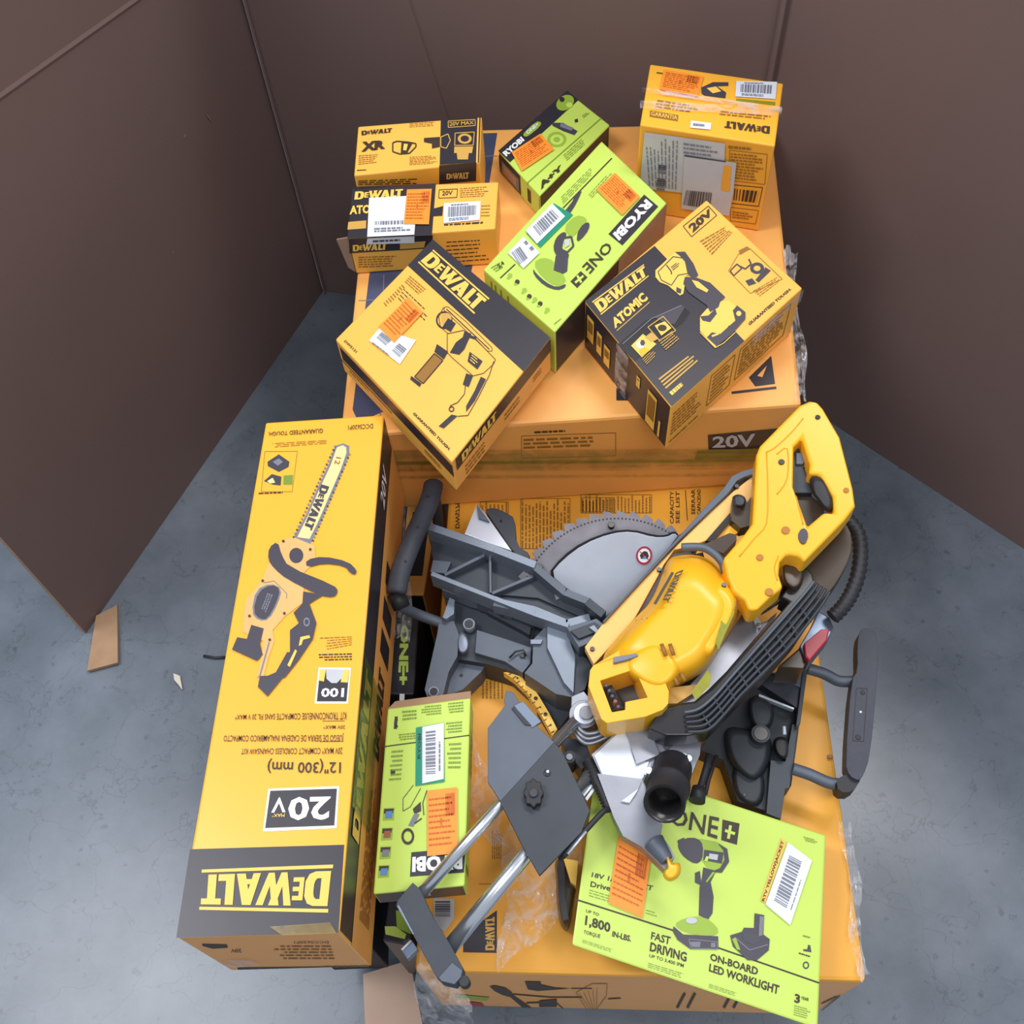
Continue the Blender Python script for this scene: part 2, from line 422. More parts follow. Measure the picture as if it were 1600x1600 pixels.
def dents(mb):
    for c, L, ang in (((288, 212), 9, 1.2), ((325, 183), 22, 2.2), ((270, 394), 4, 1.0)):
        d = (math.cos(ang)*L/2, -math.sin(ang)*L/2); nn = -nL.normalized()
        a, b = pl((c[0]-d[0], c[1]-d[1]), P1, nL), pl((c[0]+d[0], c[1]+d[1]), P1, nL)
        s = (b-a).cross(nn).normalized()*.002
        mb.face([a+nn*.0005, a+s+(b-a)*.5+nn*.0015, b+nn*.0005, a-s+(b-a)*.5+nn*.003], 'card_edge')
wall('wall_left', P1, P2, nL, [(ca, cb, .006), (P1+Vector((.006, -.01, 0)), P1+Vector((.006, -.01, HW)), .005)], dents)
nB = Vector((0, 1, 0))
wall('wall_back', P1+Vector((.002, 0.0, 0)), PR, nB, [(pl((642, 0), P1, (PR-P1).cross(Vector((0, 0, 1)))), pl((705, 190), P1, (PR-P1).cross(Vector((0, 0, 1)))), .003)])
nR = (PR2-PR).cross(Vector((0, 0, 1))); nR = nR if nR.x > 0 else -nR
wall('wall_right', PR+Vector((.002, -.003, 0)), PR2, nR, [(PR+Vector((-.004, -.012, 0)), PR+Vector((-.004, -.012, HW)), .005)])
mb = MB(); slab(mb, [(150, 962), (183, 945), (184, 1035), (136, 1048)], FZ+.012, FZ+.004, 'card_edge')
tag(mb.build('trim_1'), kind='structure')

# pallet, cardboard sheet, litter
mat('pallet_plastic', (30, 32, 38), .6, noise=.2, scale=20, bump=.2)
def blockbox(mb, x0, y0, z0, x1, y1, z1_, m):
    v = [Vector(p) for p in ((x0, y0, z0), (x1, y0, z0), (x1, y1, z0), (x0, y1, z0), (x0, y0, z1_), (x1, y0, z1_), (x1, y1, z1_), (x0, y1, z1_))]
    vs = [mb.bm.verts.new(p) for p in v]
    for q in ((3, 2, 1, 0), (4, 5, 6, 7), (0, 1, 5, 4), (1, 2, 6, 5), (2, 3, 7, 6), (3, 0, 4, 7)):
        mb.bm.faces.new([vs[i] for i in q]).material_index = mb.mi(m)
pr = empty('pallet', (-.01, .85, FZ), 'dark pallet carrying the boxes, mostly hidden beneath them', 'pallet')
for i in range(5):
    mb = MB(); blockbox(mb, -.40+.164*i, .48, -.030, -.40+.164*i+.14, 1.38, -.0065, 'pallet_plastic'); mb.build('deck_board', pr, bevel=.002)
for i in range(3):
    for j in range(3):
        mb = MB(); x, y = -.38+.335*i, .50+.38*j; blockbox(mb, x, y, FZ+.0005, x+.10, y+.10, -.0305, 'pallet_plastic'); mb.build('pallet_block', pr, bevel=.003)
mat('sheet_card', (196, 168, 150), .8, noise=.06, scale=20)
mb = MB(); slab(mb, [(567, 1522), (640, 1500), (668, 1640), (572, 1640)], -.0005, -.0048, 'sheet_card')
tag(mb.build('cardboard_sheet'), 'plain tan cardboard sheet poking out below the pile at the bottom edge', 'cardboard')
mat('paper', (215, 205, 190), .7)
mb = MB(); slab(mb, [(271, 1052), (281, 1056), (285, 1078), (279, 1070), (272, 1062)], FZ+.006, FZ+.001, 'paper')
tag(mb.build('paper_scrap'), 'small white paper scrap on the concrete left of the long box', 'litter')
mb = MB(); tube(mb, [(318, 1025, FZ+.004), (336, 1028, FZ+.004), (352, 1027, FZ+.004)], .003, 'deep', 6)
tag(mb.build('twig'), 'thin dark stick on the concrete touching the long box', 'litter')

# ================================================================== BIG BOXES
# --- lower big carton
c = Carton([(703, 742), (1240, 742), (1354, 1534), (648, 1517)], .36, -.005, ['low_card', 'big_card', 'low_card', 'low_card', 'low_card'],
           'largest yellow tool carton, lying flat under the miter saw', bev=.006)
T = c.top
T.text('black_print', 'DWS779', z('G', (503, 385), (503, 235), (478, 235), (478, 385)), .02)
for q, n, sd in ((z('G', (620, 235), (780, 235), (780, 300), (620, 300)), 7, 1), (z('G', (850, 215), (1130, 215), (1130, 500), (850, 500)), 14, 2),
                 (z('G', (1195, 210), (1382, 210), (1382, 290), (1195, 290)), 10, 3), (z('H', (285, 140), (750, 140), (750, 260), (285, 260)), 20, 4)):
    T.outline('brown_ink', q, 1.2, 1); T.rows('brown_ink', [q[3], q[0], q[1], q[2]], n, .45, seed=sd)
T.text('ink', 'CAPACITY', z('H', (870, 330), (870, 118), (895, 118), (895, 330)), .01)
T.text('ink', 'SEE LIST', z('H', (908, 330), (908, 118), (933, 118), (933, 330)), .01)
T.line('ink', z('H', (972, 110), (985, 310)), 1.2)
T.text('ink', 'SERRAR', z('H', (1010, 270), (1010, 105), (1035, 105), (1035, 270)), .01)
T.text('ink', 'CAPACIDAD', z('H', (1048, 270), (1048, 105), (1072, 105), (1072, 270)), .01)
T.rows('brown_ink', z('L', (590, 160), (590, 60), (700, 40), (700, 160)), 6, .4, seed=5)
T.rows('brown_ink', z('L', (640, 930), (640, 780), (690, 780), (690, 930)), 5, .5, seed=6)
T.poly('black_print', z('N', (655, 400), (866, 250), (866, 516), (655, 512)), 1)
T.dw('gold_dim', z('N', (855, 500), (855, 290), (790, 300), (790, 500)), 2, False)
T.line('brown_ink', z('L', (580, 1050), (680, 1050)), 1)
Fr = c.front
pic = lambda *p: Fr.poly('ink', z('N', *p), 2)
pic((820, 722), (850, 715), (920, 730), (960, 760), (955, 790), (900, 775), (850, 750))
pic((940, 780), (965, 775), (1090, 890), (1135, 895), (1130, 910), (1060, 908), (1030, 870))
Fr.line('ink', z('N', (960, 770), (1200, 790), (1400, 790)), 1.6, 2)
Fr.line('ink', z('N', (1050, 825), (1230, 820), (1280, 880), (1440, 900)), 2, 2)
pic((1040, 690), (1140, 692), (1140, 710), (1230, 730), (1330, 735), (1120, 750), (1060, 740))
pic((1130, 810), (1240, 800), (1240, 850), (1130, 850))
Fr.outline('brown_ink', z('N', (1360, 760), (1460, 705), (1555, 705), (1550, 780), (1480, 915), (1420, 915)), .9, 2)
for i in range(5): Fr.line('brown_ink', z('N', (1380+i*28, 765-i*8), (1440+i*12, 910-i*12)), .7, 2)
Fr.line('ink', z('N', (1330, 735), (1460, 735)), 1.2, 2); Fr.line('ink', z('N', (1560, 800), (1640, 795)), 1.6, 2)
for x in (1062, 1078, 1135, 1150): Fr.line('ink', [(x+8, 1551), (x-4, 1574)], 4, 2)
Fr.poly('red', z('N', (690, 815), (770, 825), (805, 880), (720, 870)), 2)
Fr.poly('green_dim', z('N', (600, 768), (820, 790), (800, 812), (610, 795)), 2)
Fr.line('black_print', z('O', (735, 1510), (850, 1420)), 2, 2); Fr.line('black_print', z('O', (735, 1470), (830, 1425)), 2, 2)
c.done()
def bc(f, q, m='white_label', n=26, rowsn=2, seed=3):
    f.bars('bar_ink', f.rect(q, .12, .28, .88, .78), n, 5, seed); f.rows('bar_ink', f.rect(q, .15, .06, .85, .22), rowsn, .5, 5, seed); f.rows('bar_ink', f.rect(q, .2, .82, .8, .92), 1, .6, 5, seed)
def white(cart, face, q, label=None, n=26, m='white_label', seed=3):
    return sticker(cart.root, face, 'barcode_label', m, q, lambda f: bc(f, q, m, n, 2, seed), label=label)
def orange(cart, face, q, seed=1, lay=6):
    def d(f):
        f.rows('orange_ink', f.rect(q, .06, .12, .94, .90), 9, .30, lay+1, seed)
        f.bars('orange_ink', f.rect(q, .62, .58, .92, .92), 12, lay+1, seed); f.text('orange_ink', 'R', f.rect(q, .44, .42, .52, .56), 0, lay+1)
    return sticker(cart.root, face, 'return_sticker', 'orange_label', q, d, lay=lay)
qq = z('N', (470, 175), (600, 180), (600, 300), (540, 385), (470, 330))
sticker(c.root, T, 'barcode_label', 'grey_label', qq, lambda f: f.bars('bar_dark', z('N', (480, 290), (480, 190), (575, 190), (575, 290)), 14, 5), label='torn grey barcode label')
mb = MB(); tube(mb, [(*z1('K', 1140, 1068), .363), (*z1('K', 1142, 1090), .363)], .004, 'card_edge', 8); mb.build('torn_hole', c.root)
LOW = c

# --- upper big carton
c = Carton([(581, 206), (1205, 190), (1253, 632), (531, 682)], .59, .362, ['big_card', 'big_card', 'big_card', 'big_card', 'big_card'],
           'wide orange tool carton at the back carrying all the small boxes', bev=.006)
T = c.top
T.poly('navy_print', [(612, 212), (777, 208), (764, 290), (700, 600), (560, 660), (551, 640), (577, 430)], 1)
T.line('bar_ink', [(594, 660), (600, 430)], 1, 2); T.line('bar_ink', [(560, 470), (640, 468)], 1, 2); T.line('bar_ink', [(757, 245), (777, 244)], 1, 2)
T.poly('black_print', [(963, 606), (972, 611), (985, 626), (963, 626)], 1)
T.line('black_print', [(1143, 614), (1213, 606)], 4, 1)
T.poly('black_print', [(1170, 590), (1205, 556), (1211, 600), (1180, 604)], 1)
T.poly('big_card', [(1183, 588), (1198, 572), (1191, 590)], 2)
Fr = c.front
Fr.outline('brown_ink', [(815, 681), (962, 676), (962, 712), (815, 716)], 1, 1)
Fr.rows('brown_ink', [(818, 684), (958, 679), (958, 697), (818, 702)], 3, .5, 1, 3); Fr.rows('ink', [(835, 673), (900, 670), (900, 674), (835, 677)], 1, .7, 1)
Fr.poly('black_print', [(1106, 679), (1215, 669), (1216, 700), (1107, 703)], 1)
Fr.text('grey_label', '20V', [(1113, 681), (1180, 676), (1180, 697), (1113, 699)], .03, 2)
c.done()
sd = [(610, 708), (1190, 704), (1188, 742), (620, 748)]
sticker(c.root, Fr, 'packing_tape', 'tape_clear', [(590, 702), (1235, 700), (1235, 725), (600, 735)], lay=4, label='olive translucent packing tape')
sticker(c.root, Fr, 'packing_tape', 'tape_green', [(1090, 702), (1225, 696), (1222, 712), (1085, 716)], lay=6)
for i, y in enumerate((706, 716, 727, 738)): sticker(c.root, Fr, 'packing_tape', 'tape_green' if i == 1 else 'tape_clear', [(600, y+3), (1195, y-1), (1195, y+3), (600, y+8)], lay=7)
UP = c

# ================================================================== CHAINSAW BOX (long, left)
c = Carton([(415, 660), (600, 648), (530, 1457), (275, 1465)], .645, .400, ['lemon_card', 'big_card', 'black_print', 'lemon_card', 'lemon_card'],
           'long yellow carton with a printed chainsaw, along the left of the pile', bev=.003)
T = c.top
T.poly('black_print', [(297, 1327), (538, 1320), (529, 1457.5), (275.5, 1465.5)], 1)
T.dw('gold', z('F', (745, 1185), (160, 1175), (170, 1020), (765, 1000)), 2, True)
T.poly('white_print', z('F', (472, 630), (800, 618), (788, 812), (447, 828)), 1)
T.poly('black_print', z('F', (482, 640), (790, 630), (778, 800), (458, 812)), 2)
T.text('white_print', '20', z('F', (755, 775), (563, 778), (568, 670), (762, 665)), .03, 3)
T.text('white_print', 'V', z('F', (553, 740), (487, 742), (495, 672), (555, 670)), .02, 3)
T.text('gold', 'MAX*', z('F', (548, 762), (490, 763), (490, 748), (550, 746)), .02, 3)
T.text('ink', '12"(300 mm)', z('F', (808, 560), (466, 560), (472, 490), (810, 492)), .015, 2)
T.text('ink', '20V MAX* COMPACT CORDLESS CHAINSAW KIT', z('F', (815, 472), (347, 472), (349, 445), (816, 440)), .005, 2)
T.text('ink', 'JUEGO DE SIERRA DE CADENA INALAMBRICO COMPACTO', z('F', (822, 412), (265, 412), (268, 375), (822, 372)), .005, 2)
T.text('ink', '20V MAX*', z('F', (828, 355), (727, 355), (728, 337), (828, 337)), .005, 2)
T.text('ink', 'KIT TRONCONNEUSE COMPACTE SANS FIL 20 V MAX*', z('F', (834, 312), (318, 312), (320, 288), (834, 275)), .005, 2)
T.line('ink', z('F', (710, 412), (820, 411)), .8, 2); T.line('ink', z('F', (722, 317), (826, 316)), .8, 2)
T.poly('white_print', z('F', (705, 68), (855, 70), (840, 236), (686, 236)), 1)
T.poly('black_print', z('F', (712, 78), (847, 80), (834, 226), (697, 226)), 2)
T.poly('gold', z('F', (712, 78), (740, 78), (730, 135), (707, 130)), 3); T.poly('gold', z('F', (847, 80), (820, 80), (808, 138), (840, 140)), 3)
T.poly('grey_label', z('F', (740, 78), (822, 80), (812, 120), (790, 142), (765, 142), (742, 122)), 3)
T.text('white_print', '100', z('F', (822, 208), (716, 208), (720, 165), (825, 165)), .03, 3)
T.rows('brown_ink', z('E', (800, 1415), (620, 1450), (600, 1365), (800, 1360)), 5, .35, 1, 3)
T.rows('ink', z('E', (800, 1500), (600, 1505), (600, 1460), (800, 1455)), 3, .5, 1, 4)
T.text('ink', 'GUARANTEED TOUGH.', z('E', (322, 225), (636, 208), (636, 182), (325, 203)), .01, 2) if 0 else T.text('ink', 'GUARANTEED TOUGH.', z('E', (636, 182), (322, 200), (322, 225), (636, 208))[::-1] and z('E', (636, 208), (322, 225), (325, 203), (636, 182)), .01, 2)
T.text('ink', 'DCCS620P1', z('E', (920, 182), (778, 190), (780, 165), (920, 155)), .005, 2)
T.rows('brown_ink', z('E', (655, 245), (310, 265), (310, 295), (655, 270)), 3, .35, 1, 5)
q = z('E', (305, 312), (490, 310), (460, 540), (285, 540)); T.outline('brown_ink', q, .8, 1)
T.poly('saw_grey', z('E', (320, 370), (385, 328), (445, 370), (440, 400), (385, 428), (322, 395)), 1)
T.poly('bar_ink', z('E', (350, 372), (385, 352), (410, 372), (380, 395)), 2)
T.poly('saw_grey', z('E', (300, 480), (345, 440), (400, 455), (395, 505), (350, 500)), 1); T.poly('bar_steel', z('E', (318, 482), (350, 462), (365, 490), (335, 495)), 2)
T.poly('green_line', z('E', (412, 448), (465, 445), (462, 500), (410, 500)), 1)
T.rows('ink', z('E', (270, 545), (455, 538), (455, 550), (270, 556)), 1, .7, 1)
# printed chainsaw
bar = z('E', (560, 845), (620, 720), (690, 560), (750, 420), (785, 320), (785, 280), (750, 265), (705, 280), (670, 380), (600, 530), (540, 670), (470, 800))
T.poly('bar_ink', bar, 1)
barin = z('E', (560, 810), (605, 720), (675, 560), (735, 420), (770, 320), (768, 290), (748, 277), (715, 290), (680, 390), (612, 535), (552, 675), (490, 800))
T.poly('bar_steel', barin, 2)
for i in range(26):
    for side_, (a, b) in enumerate((((470, 800), (705, 285)), ((580, 820), (787, 330)))):
        t = i/25; p = z1('E', a[0]+(b[0]-a[0])*t, a[1]+(b[1]-a[1])*t); T.disc('bar_ink' if i % 2 else 'saw_grey', p, 1.9, 1.9, 3, n=5)
T.dw('saw_grey', z('E', (675, 515), (575, 765), (525, 745), (625, 500)), 3, False)
T.text('brown_ink', '12', z('E', (740, 350), (730, 390), (700, 385), (712, 345)), .01, 3)
T.poly('peach', z('E', (400, 815), (470, 800), (590, 850), (595, 940), (530, 1000), (525, 1170), (420, 1250), (350, 1330), (360, 1390), (300, 1560), (255, 1600), (285, 1500), (320, 1400), (180, 1340), (185, 1260), (195, 1160), (245, 1100), (290, 1040), (350, 900)), 2)
T.poly('peach', [z1('F', 425, 130), z1('F', 448, 130), z1('E', 345, 1400), z1('E', 300, 1380)], 2)
T.poly('bar_ink', [z1('F', 425, 128), z1('F', 440, 100), z1('E', 335, 1400), z1('E', 328, 1395)], 3)
T.disc('saw_grey', z1('E', 485, 905), 11, 12, 3)
T.poly('saw_grey', smooth_loop(z('E', (330, 860), (380, 825), (400, 900), (440, 970), (700, 1075), (725, 1110), (700, 1145), (620, 1135), (430, 1040), (360, 980), (325, 930)), 1), 4)
T.poly('saw_grey', smooth_loop(z('E', (540, 930), (640, 910), (780, 940), (830, 990), (822, 1015), (795, 1010), (760, 965), (640, 950), (545, 975)), 1), 4)
T.poly('saw_grey', z('E', (525, 1110), (640, 1130), (560, 1180), (600, 1290), (580, 1380), (500, 1500), (420, 1600), (370, 1600), (310, 1595), (390, 1560), (450, 1450), (450, 1330), (500, 1290), (470, 1230), (520, 1180)), 4)
T.poly('saw_grey', z('F', (470, 205), (425, 160), (435, 110), (500, 108), (560, 0), (640, 0), (580, 70)), 4)
T.poly('bar_ink', smooth_loop(z('E', (255, 1100), (340, 1062), (405, 1095), (380, 1180), (330, 1270), (270, 1275), (230, 1230)), 1), 3)
T.poly('saw_grey', smooth_loop(z('E', (270, 1110), (345, 1070), (395, 1095), (370, 1180), (322, 1265), (280, 1268), (240, 1225)), 1), 4)
T.rows('bar_ink', z('E', (355, 1130), (315, 1235), (280, 1225), (320, 1120)), 3, .6, 5, 2)
T.poly('saw_grey', z('E', (230, 1300), (300, 1320), (280, 1410), (295, 1470), (262, 1505), (120, 1440), (150, 1370), (205, 1380)), 4)
T.disc('bar_ink', z1('E', 545, 1285), 5, 7, 5, inner=.6); T.poly('gold', z('E', (480, 1440), (490, 1450), (450, 1540), (435, 1530)), 5)
T.poly('gold', z('E', (560, 1360), (510, 1370), (500, 1420), (515, 1415), (525, 1385), (565, 1375)), 5)
for p in ((412, 825), (565, 872), (295, 1050), (418, 1235), (220, 1250), (335, 1385)): T.disc('ink', z1('E', *p), 2.2, 2.2, 5, n=8)
T.line('bar_ink', z('E', (300, 1060), (360, 1050), (430, 1120), (430, 1150)), 1, 3)
# front face
Fr = c.front
Fr.poly('ink', z('F', (165, 1346), (280, 1349), (285, 1364), (215, 1369), (168, 1356)), 1); Fr.text('ink', '20V', z('F', (350, 1385), (300, 1385), (298, 1370), (345, 1370)), .01, 1)
Fr.rows('brown_ink', z('F', (780, 1420), (500, 1420), (460, 1350), (760, 1350)), 5, .35, 1, 9)
Fr.text('ink', 'DCCS620P1', z('F', (752, 1344), (592, 1344), (592, 1333), (750, 1333)), 0, 1)
Fr.poly('ink', z('F', (330, 1456), (980, 1452), (985, 1460), (330, 1466)), 1); Fr.rows('brown_ink', z('F', (940, 1444), (640, 1449), (640, 1454), (940, 1450)), 1, .6, 2)
# right face: black top band, orange below
R = c.right
q = c.side(2, 1, 0, .085, 1, .243); R.poly('big_card', q, 1)
R.dw('gold', c.side(2, 1, .16, .02, .46, .075), 2, False)
R.text('white_print', '20V', c.side(2, 1, .82, .02, .90, .06), .02, 2)
for u in (.55, .62, .70): R.poly('black_print', c.side(2, 1, u, .12, u+.05, .2), 2)
R.rows('brown_ink', c.side(2, 1, .05, .12, .3, .2), 8, .4, 2, 4); R.dw('ink', c.side(2, 1, .35, .12, .52, .18), 2, False)
c.done()
sticker(c.root, T, 'plastic_patch', 'tape_clear', z('F', (480, 1270), (760, 1250), (790, 1300), (540, 1310)), lay=6)
mbq = c.side(2, 1, .20, .0, .47, .14)
sticker(c.root, R, 'packing_tape', 'tape_green', mbq, lay=6, label='green translucent packing tape')
sticker(c.root, Fr, 'plastic_window', 'film', z('F', (215, 1430), (300, 1412), (400, 1415), (440, 1440), (300, 1450)), lay=5)

# ================================================================== SMALL BOXES ON TOP
# A : tool box lying at the far left
c = Carton([(559.5, 197.5), (753, 182.5), (750, 254), (553, 274)], .700, .592, ['yellow_card', 'low_card', 'yellow_card', 'low_card', 'low_card'],
           'small yellow and black box farthest back on the left, with a large XR mark')
T = c.top
T.poly('black_print', z('A', (755, 432), (985, 414), (975, 694), (748, 712)), 1)
T.dw('ink', z('A', (260, 500), (452, 482), (448, 512), (260, 530)), 2, False)
T.text('ink', 'XR', z('A', (262, 570), (410, 558), (408, 612), (258, 632)), .06, 2)
T.outline('ink', z('A', (455, 575), (480, 565), (550, 570), (600, 580), (600, 600), (560, 640), (500, 645), (455, 630)), 2, 2)
T.poly('ink', z('A', (510, 570), (580, 575), (560, 612), (540, 648), (505, 640)), 2)
T.poly('gold', z('A', (525, 582), (550, 585), (540, 625), (520, 622)), 3)
T.poly('ink', z('A', (650, 545), (750, 538), (750, 600), (700, 610), (700, 580), (650, 570)), 2)
T.outline('gold_dim', z('A', (755, 540), (800, 520), (815, 560), (790, 610), (755, 600)), 1.5, 2)
T.outline('gold_dim', z('A', (845, 515), (965, 508), (958, 590), (842, 592)), 1.3, 2)
T.disc('gold_dim', z1('A', 905, 550), 11, 8, 2, inner=.6)
T.poly('gold_dim', z('A', (840, 600), (958, 598), (950, 640), (930, 640), (925, 680), (860, 680), (855, 640), (838, 640)), 2)
T.outline('gold_dim', z('A', (802, 440), (970, 430), (970, 468), (802, 480)), 1.2, 2); T.text('gold_dim', '20V MAX', z('A', (810, 447), (962, 438), (962, 460), (810, 472)), .02, 2)
T.rows('brown_ink', z('A', (242, 650), (400, 640), (360, 700), (240, 715)), 5, .4, 1, 3); T.rows('brown_ink', z('A', (560, 660), (735, 650), (735, 705), (560, 715)), 6, .35, 1, 4)
T.rows('brown_ink', z('A', (560, 450), (735, 440), (735, 470), (560, 480)), 3, .3, 1, 5); T.rows('ink', z('A', (232, 742), (310, 737), (310, 747), (232, 752)), 1, .7, 1)
T.line('ink', z('A', (1000, 415), (990, 700)), 2, 2)
Fr = c.front; Fr.poly('black_print', z('A', (745, 712), (978, 692), (975, 810), (745, 830)), 1)
Fr.rows('ink', z('A', (240, 805), (640, 790), (640, 830), (240, 836)), 3, .5, 1, 6); Fr.dw('gold_dim', z('A', (790, 760), (930, 750), (930, 795), (790, 800)), 2, False)
c.done()
# B
c = Carton([(551, 292), (779, 284), (774, 357), (544, 373)], .675, .592, ['yellow_card', 'yellow_card', 'big_card', 'low_card', 'big_card'],
           'yellow and black box in front of the XR box, covered in white and orange labels')
T = c.top
T.poly('black_print', z('A', (205, 850), (725, 828), (700, 1150), (172, 1172)), 1)
T.dw('gold', z('A', (222, 878), (520, 862), (515, 915), (215, 935)), 2, False)
T.text('gold', 'ATOMIC', z('A', (188, 970), (420, 955), (420, 1010), (185, 1025)), .04, 2)
T.poly('gold_dim', z('A', (178, 1070), (290, 1060), (288, 1110), (172, 1118)), 2)
T.outline('ink', z('A', (745, 868), (860, 862), (855, 915), (742, 920)), 1.2, 1); T.text('ink', '20V', z('A', (765, 876), (830, 872), (828, 900), (762, 905)), .02, 1)
T.rows('brown_ink', z('A', (875, 855), (1090, 840), (1060, 910), (875, 920)), 5, .35, 1, 7); T.rows('brown_ink', z('A', (1010, 960), (1080, 955), (1075, 1040), (1005, 1040)), 4, .3, 1, 8)
T.poly('black_print', z('A', (695, 990), (770, 970), (765, 1030), (690, 1035)), 2); T.rows('ink', z('A', (775, 1080), (1070, 1060), (1060, 1080), (775, 1095)), 1, .6, 1, 9)
Fr = c.front
Fr.poly('black_print', z('A', (180, 1172), (705, 1150), (700, 1230), (185, 1262)), 1)
Fr.dw('gold', z('A', (205, 1205), (420, 1190), (415, 1240), (205, 1250)), 2, False); Fr.poly('gold_dim', z('A', (500, 1195), (660, 1185), (650, 1225), (500, 1235)), 2)
Fr.rows('brown_ink', z('A', (240, 1280), (480, 1272), (480, 1345), (240, 1355)), 5, .4, 1, 2); Fr.rows('ink', z('A', (790, 1180), (1060, 1165), (1060, 1310), (790, 1330)), 6, .25, 1, 3)
c.done()
q = z('A', (308, 922), (548, 910), (592, 1090), (590, 1195), (290, 1200))
sticker(c.root, T, 'paper_label', 'white_label', z('A', (308, 922), (545, 910), (595, 1090), (590, 1152), (296, 1166)), lambda f: (f.bars('bar_ink', z('A', (345, 1070), (590, 1062), (590, 1085), (345, 1092)), 30, 5), f.rows('bar_ink', z('A', (340, 1110), (580, 1100), (580, 1130), (340, 1140)), 2, .6, 5)), label='crumpled white paper label')
sticker(c.root, Fr, 'paper_label', 'white_label', z('A', (296, 1165), (590, 1150), (590, 1194), (290, 1202)), lambda f: f.rows('bar_dark', z('A', (330, 1172), (560, 1160), (560, 1180), (330, 1190)), 1, .6, 5))
orange(c, T, z('A', (545, 872), (700, 868), (682, 1090), (524, 1088)), 4)
white(c, T, z('A', (775, 955), (1005, 942), (998, 1060), (772, 1080)), n=30)
mb = MB(); TL_, BL_ = c.T[3], c.B[3]
o = Vector((-.03, -.01, -.02)); mb.face([TL_+Vector((-.001, .006, -.004)), TL_+Vector((-.022, .012, -.012)), BL_+Vector((-.012, .004, .012)), BL_+Vector((-.001, 0, .004))], 'card_inner')
so = mb.build('side_flap', c.root); so.modifiers.new('s', 'SOLIDIFY').thickness = .003

# D : tall box back right
c = Carton([(1016, 100), (1224, 130), (1211, 228), (1000, 195)], .777, .592, ['lemon_card', 'low_card', 'low_card', 'low_card', 'low_card'],
           'tall yellow box at the back right, wrapped in clear tape and shipping labels')
T = c.top
T.rows('brown_ink', z('B', (885, 232), (1090, 262), (1090, 305), (870, 275)), 3, .5, 1, 1); T.rows('brown_ink', z('B', (1190, 285), (1430, 310), (1430, 335), (1180, 310)), 2, .5, 1, 2)
T.poly('brown_ink', z('B', (848, 285), (985, 308), (982, 338), (846, 316)), 1); T.text('gold', 'GARANTIA', z('B', (855, 292), (980, 313), (978, 333), (853, 312)), .01, 2)
T.dw('ink', z('B', (1422, 402), (1205, 372), (1208, 335), (1425, 362)), 2, False)
T.poly('saw_grey', z('B', (1095, 175), (1150, 150), (1225, 150), (1225, 168), (1170, 170), (1215, 200), (1210, 228), (1110, 215), (1095, 205)), 1)
T.poly('gold', z('B', (1120, 180), (1165, 172), (1190, 195), (1150, 205)), 2)
T.poly('olive_label', z('B', (1262, 228), (1450, 245), (1450, 262), (1262, 240)), 1); T.rows('ink', z('B', (880, 100), (920, 105), (920, 115), (880, 110)), 1, .6, 1)
Fr = c.front
q = z('B', (1225, 450), (1415, 490), (1370, 830), (1230, 810))
Fr.rows('brown_ink', z('B', (1225, 450), (1375, 465), (1370, 480), (1225, 468)), 1, .7, 1); Fr.outline('brown_ink', z('B', (1230, 475), (1412, 495), (1400, 640), (1230, 620)), 1, 1)
Fr.rows('brown_ink', z('B', (1235, 485), (1400, 500), (1390, 630), (1235, 612)), 9, .5, 1, 4); Fr.outline('ink', z('B', (1235, 640), (1390, 655), (1370, 745), (1235, 730)), 1.2, 1)
Fr.bars('ink', z('B', (1255, 660), (1375, 672), (1360, 728), (1250, 715)), 12, 1); Fr.outline('brown_ink', z('B', (1235, 750), (1370, 765), (1355, 830), (1235, 815)), 1, 1); Fr.rows('brown_ink', z('B', (1245, 765), (1350, 778), (1345, 815), (1245, 803)), 3, .5, 1)
c.done()
orange(c, T, z('B', (915, 95), (1105, 128), (1078, 225), (892, 190)), 5)
white(c, T, z('B', (1262, 148), (1458, 152), (1450, 235), (1257, 222)), n=24)
sticker(c.root, T, 'price_label', 'white_label', z('B', (1045, 338), (1142, 350), (1138, 382), (1040, 372)), lambda f: f.rows('bar_ink', z('B', (1055, 350), (1130, 358), (1128, 372), (1055, 366)), 1, .7, 5))
sticker(c.root, Fr, 'shipping_label', 'grey_label', z('B', (822, 385), (1210, 440), (1200, 690), (1010, 678), (800, 655)), lambda f: (
    f.rows('bar_ink', z('B', (840, 640), (820, 400), (990, 420), (980, 660)), 9, .3, 5, 3), f.bars('bar_dark', z('B', (885, 580), (890, 540), (930, 545), (925, 585)), 9, 5),
    f.bars('bar_dark', z('B', (880, 660), (885, 600), (925, 605), (920, 665)), 12, 5), f.rows('bar_ink', z('B', (1010, 430), (1190, 455), (1180, 510), (1010, 490)), 3, .4, 5)))
sticker(c.root, Fr, 'shipping_label', 'grey_label', z('B', (1015, 490), (1265, 530), (1250, 675), (1230, 785), (1000, 750), (1008, 620)), lambda f: (
    f.poly('low_card', z('B', (1205, 540), (1242, 545), (1232, 668), (1190, 660)), 8), f.poly('bar_dark', z('B', (1015, 490), (1215, 520), (1215, 526), (1015, 498)), 8),
    f.bars('bar_dark', z('B', (1025, 660), (1150, 672), (1140, 750), (1010, 730)), 26, 8)), lay=7, label='torn shipping label')
for q in ([(1000, 160), (1222, 172), (1219, 184), (1000, 172)], [(1003, 140), (1221, 170), (1220, 176), (1003, 147)]): sticker(c.root, T, 'packing_tape', 'film', q, lay=8)
sticker(c.root, T, 'packing_tape', 'film', z('B', (835, 185), (1475, 285), (1470, 305), (832, 205)), lay=9)

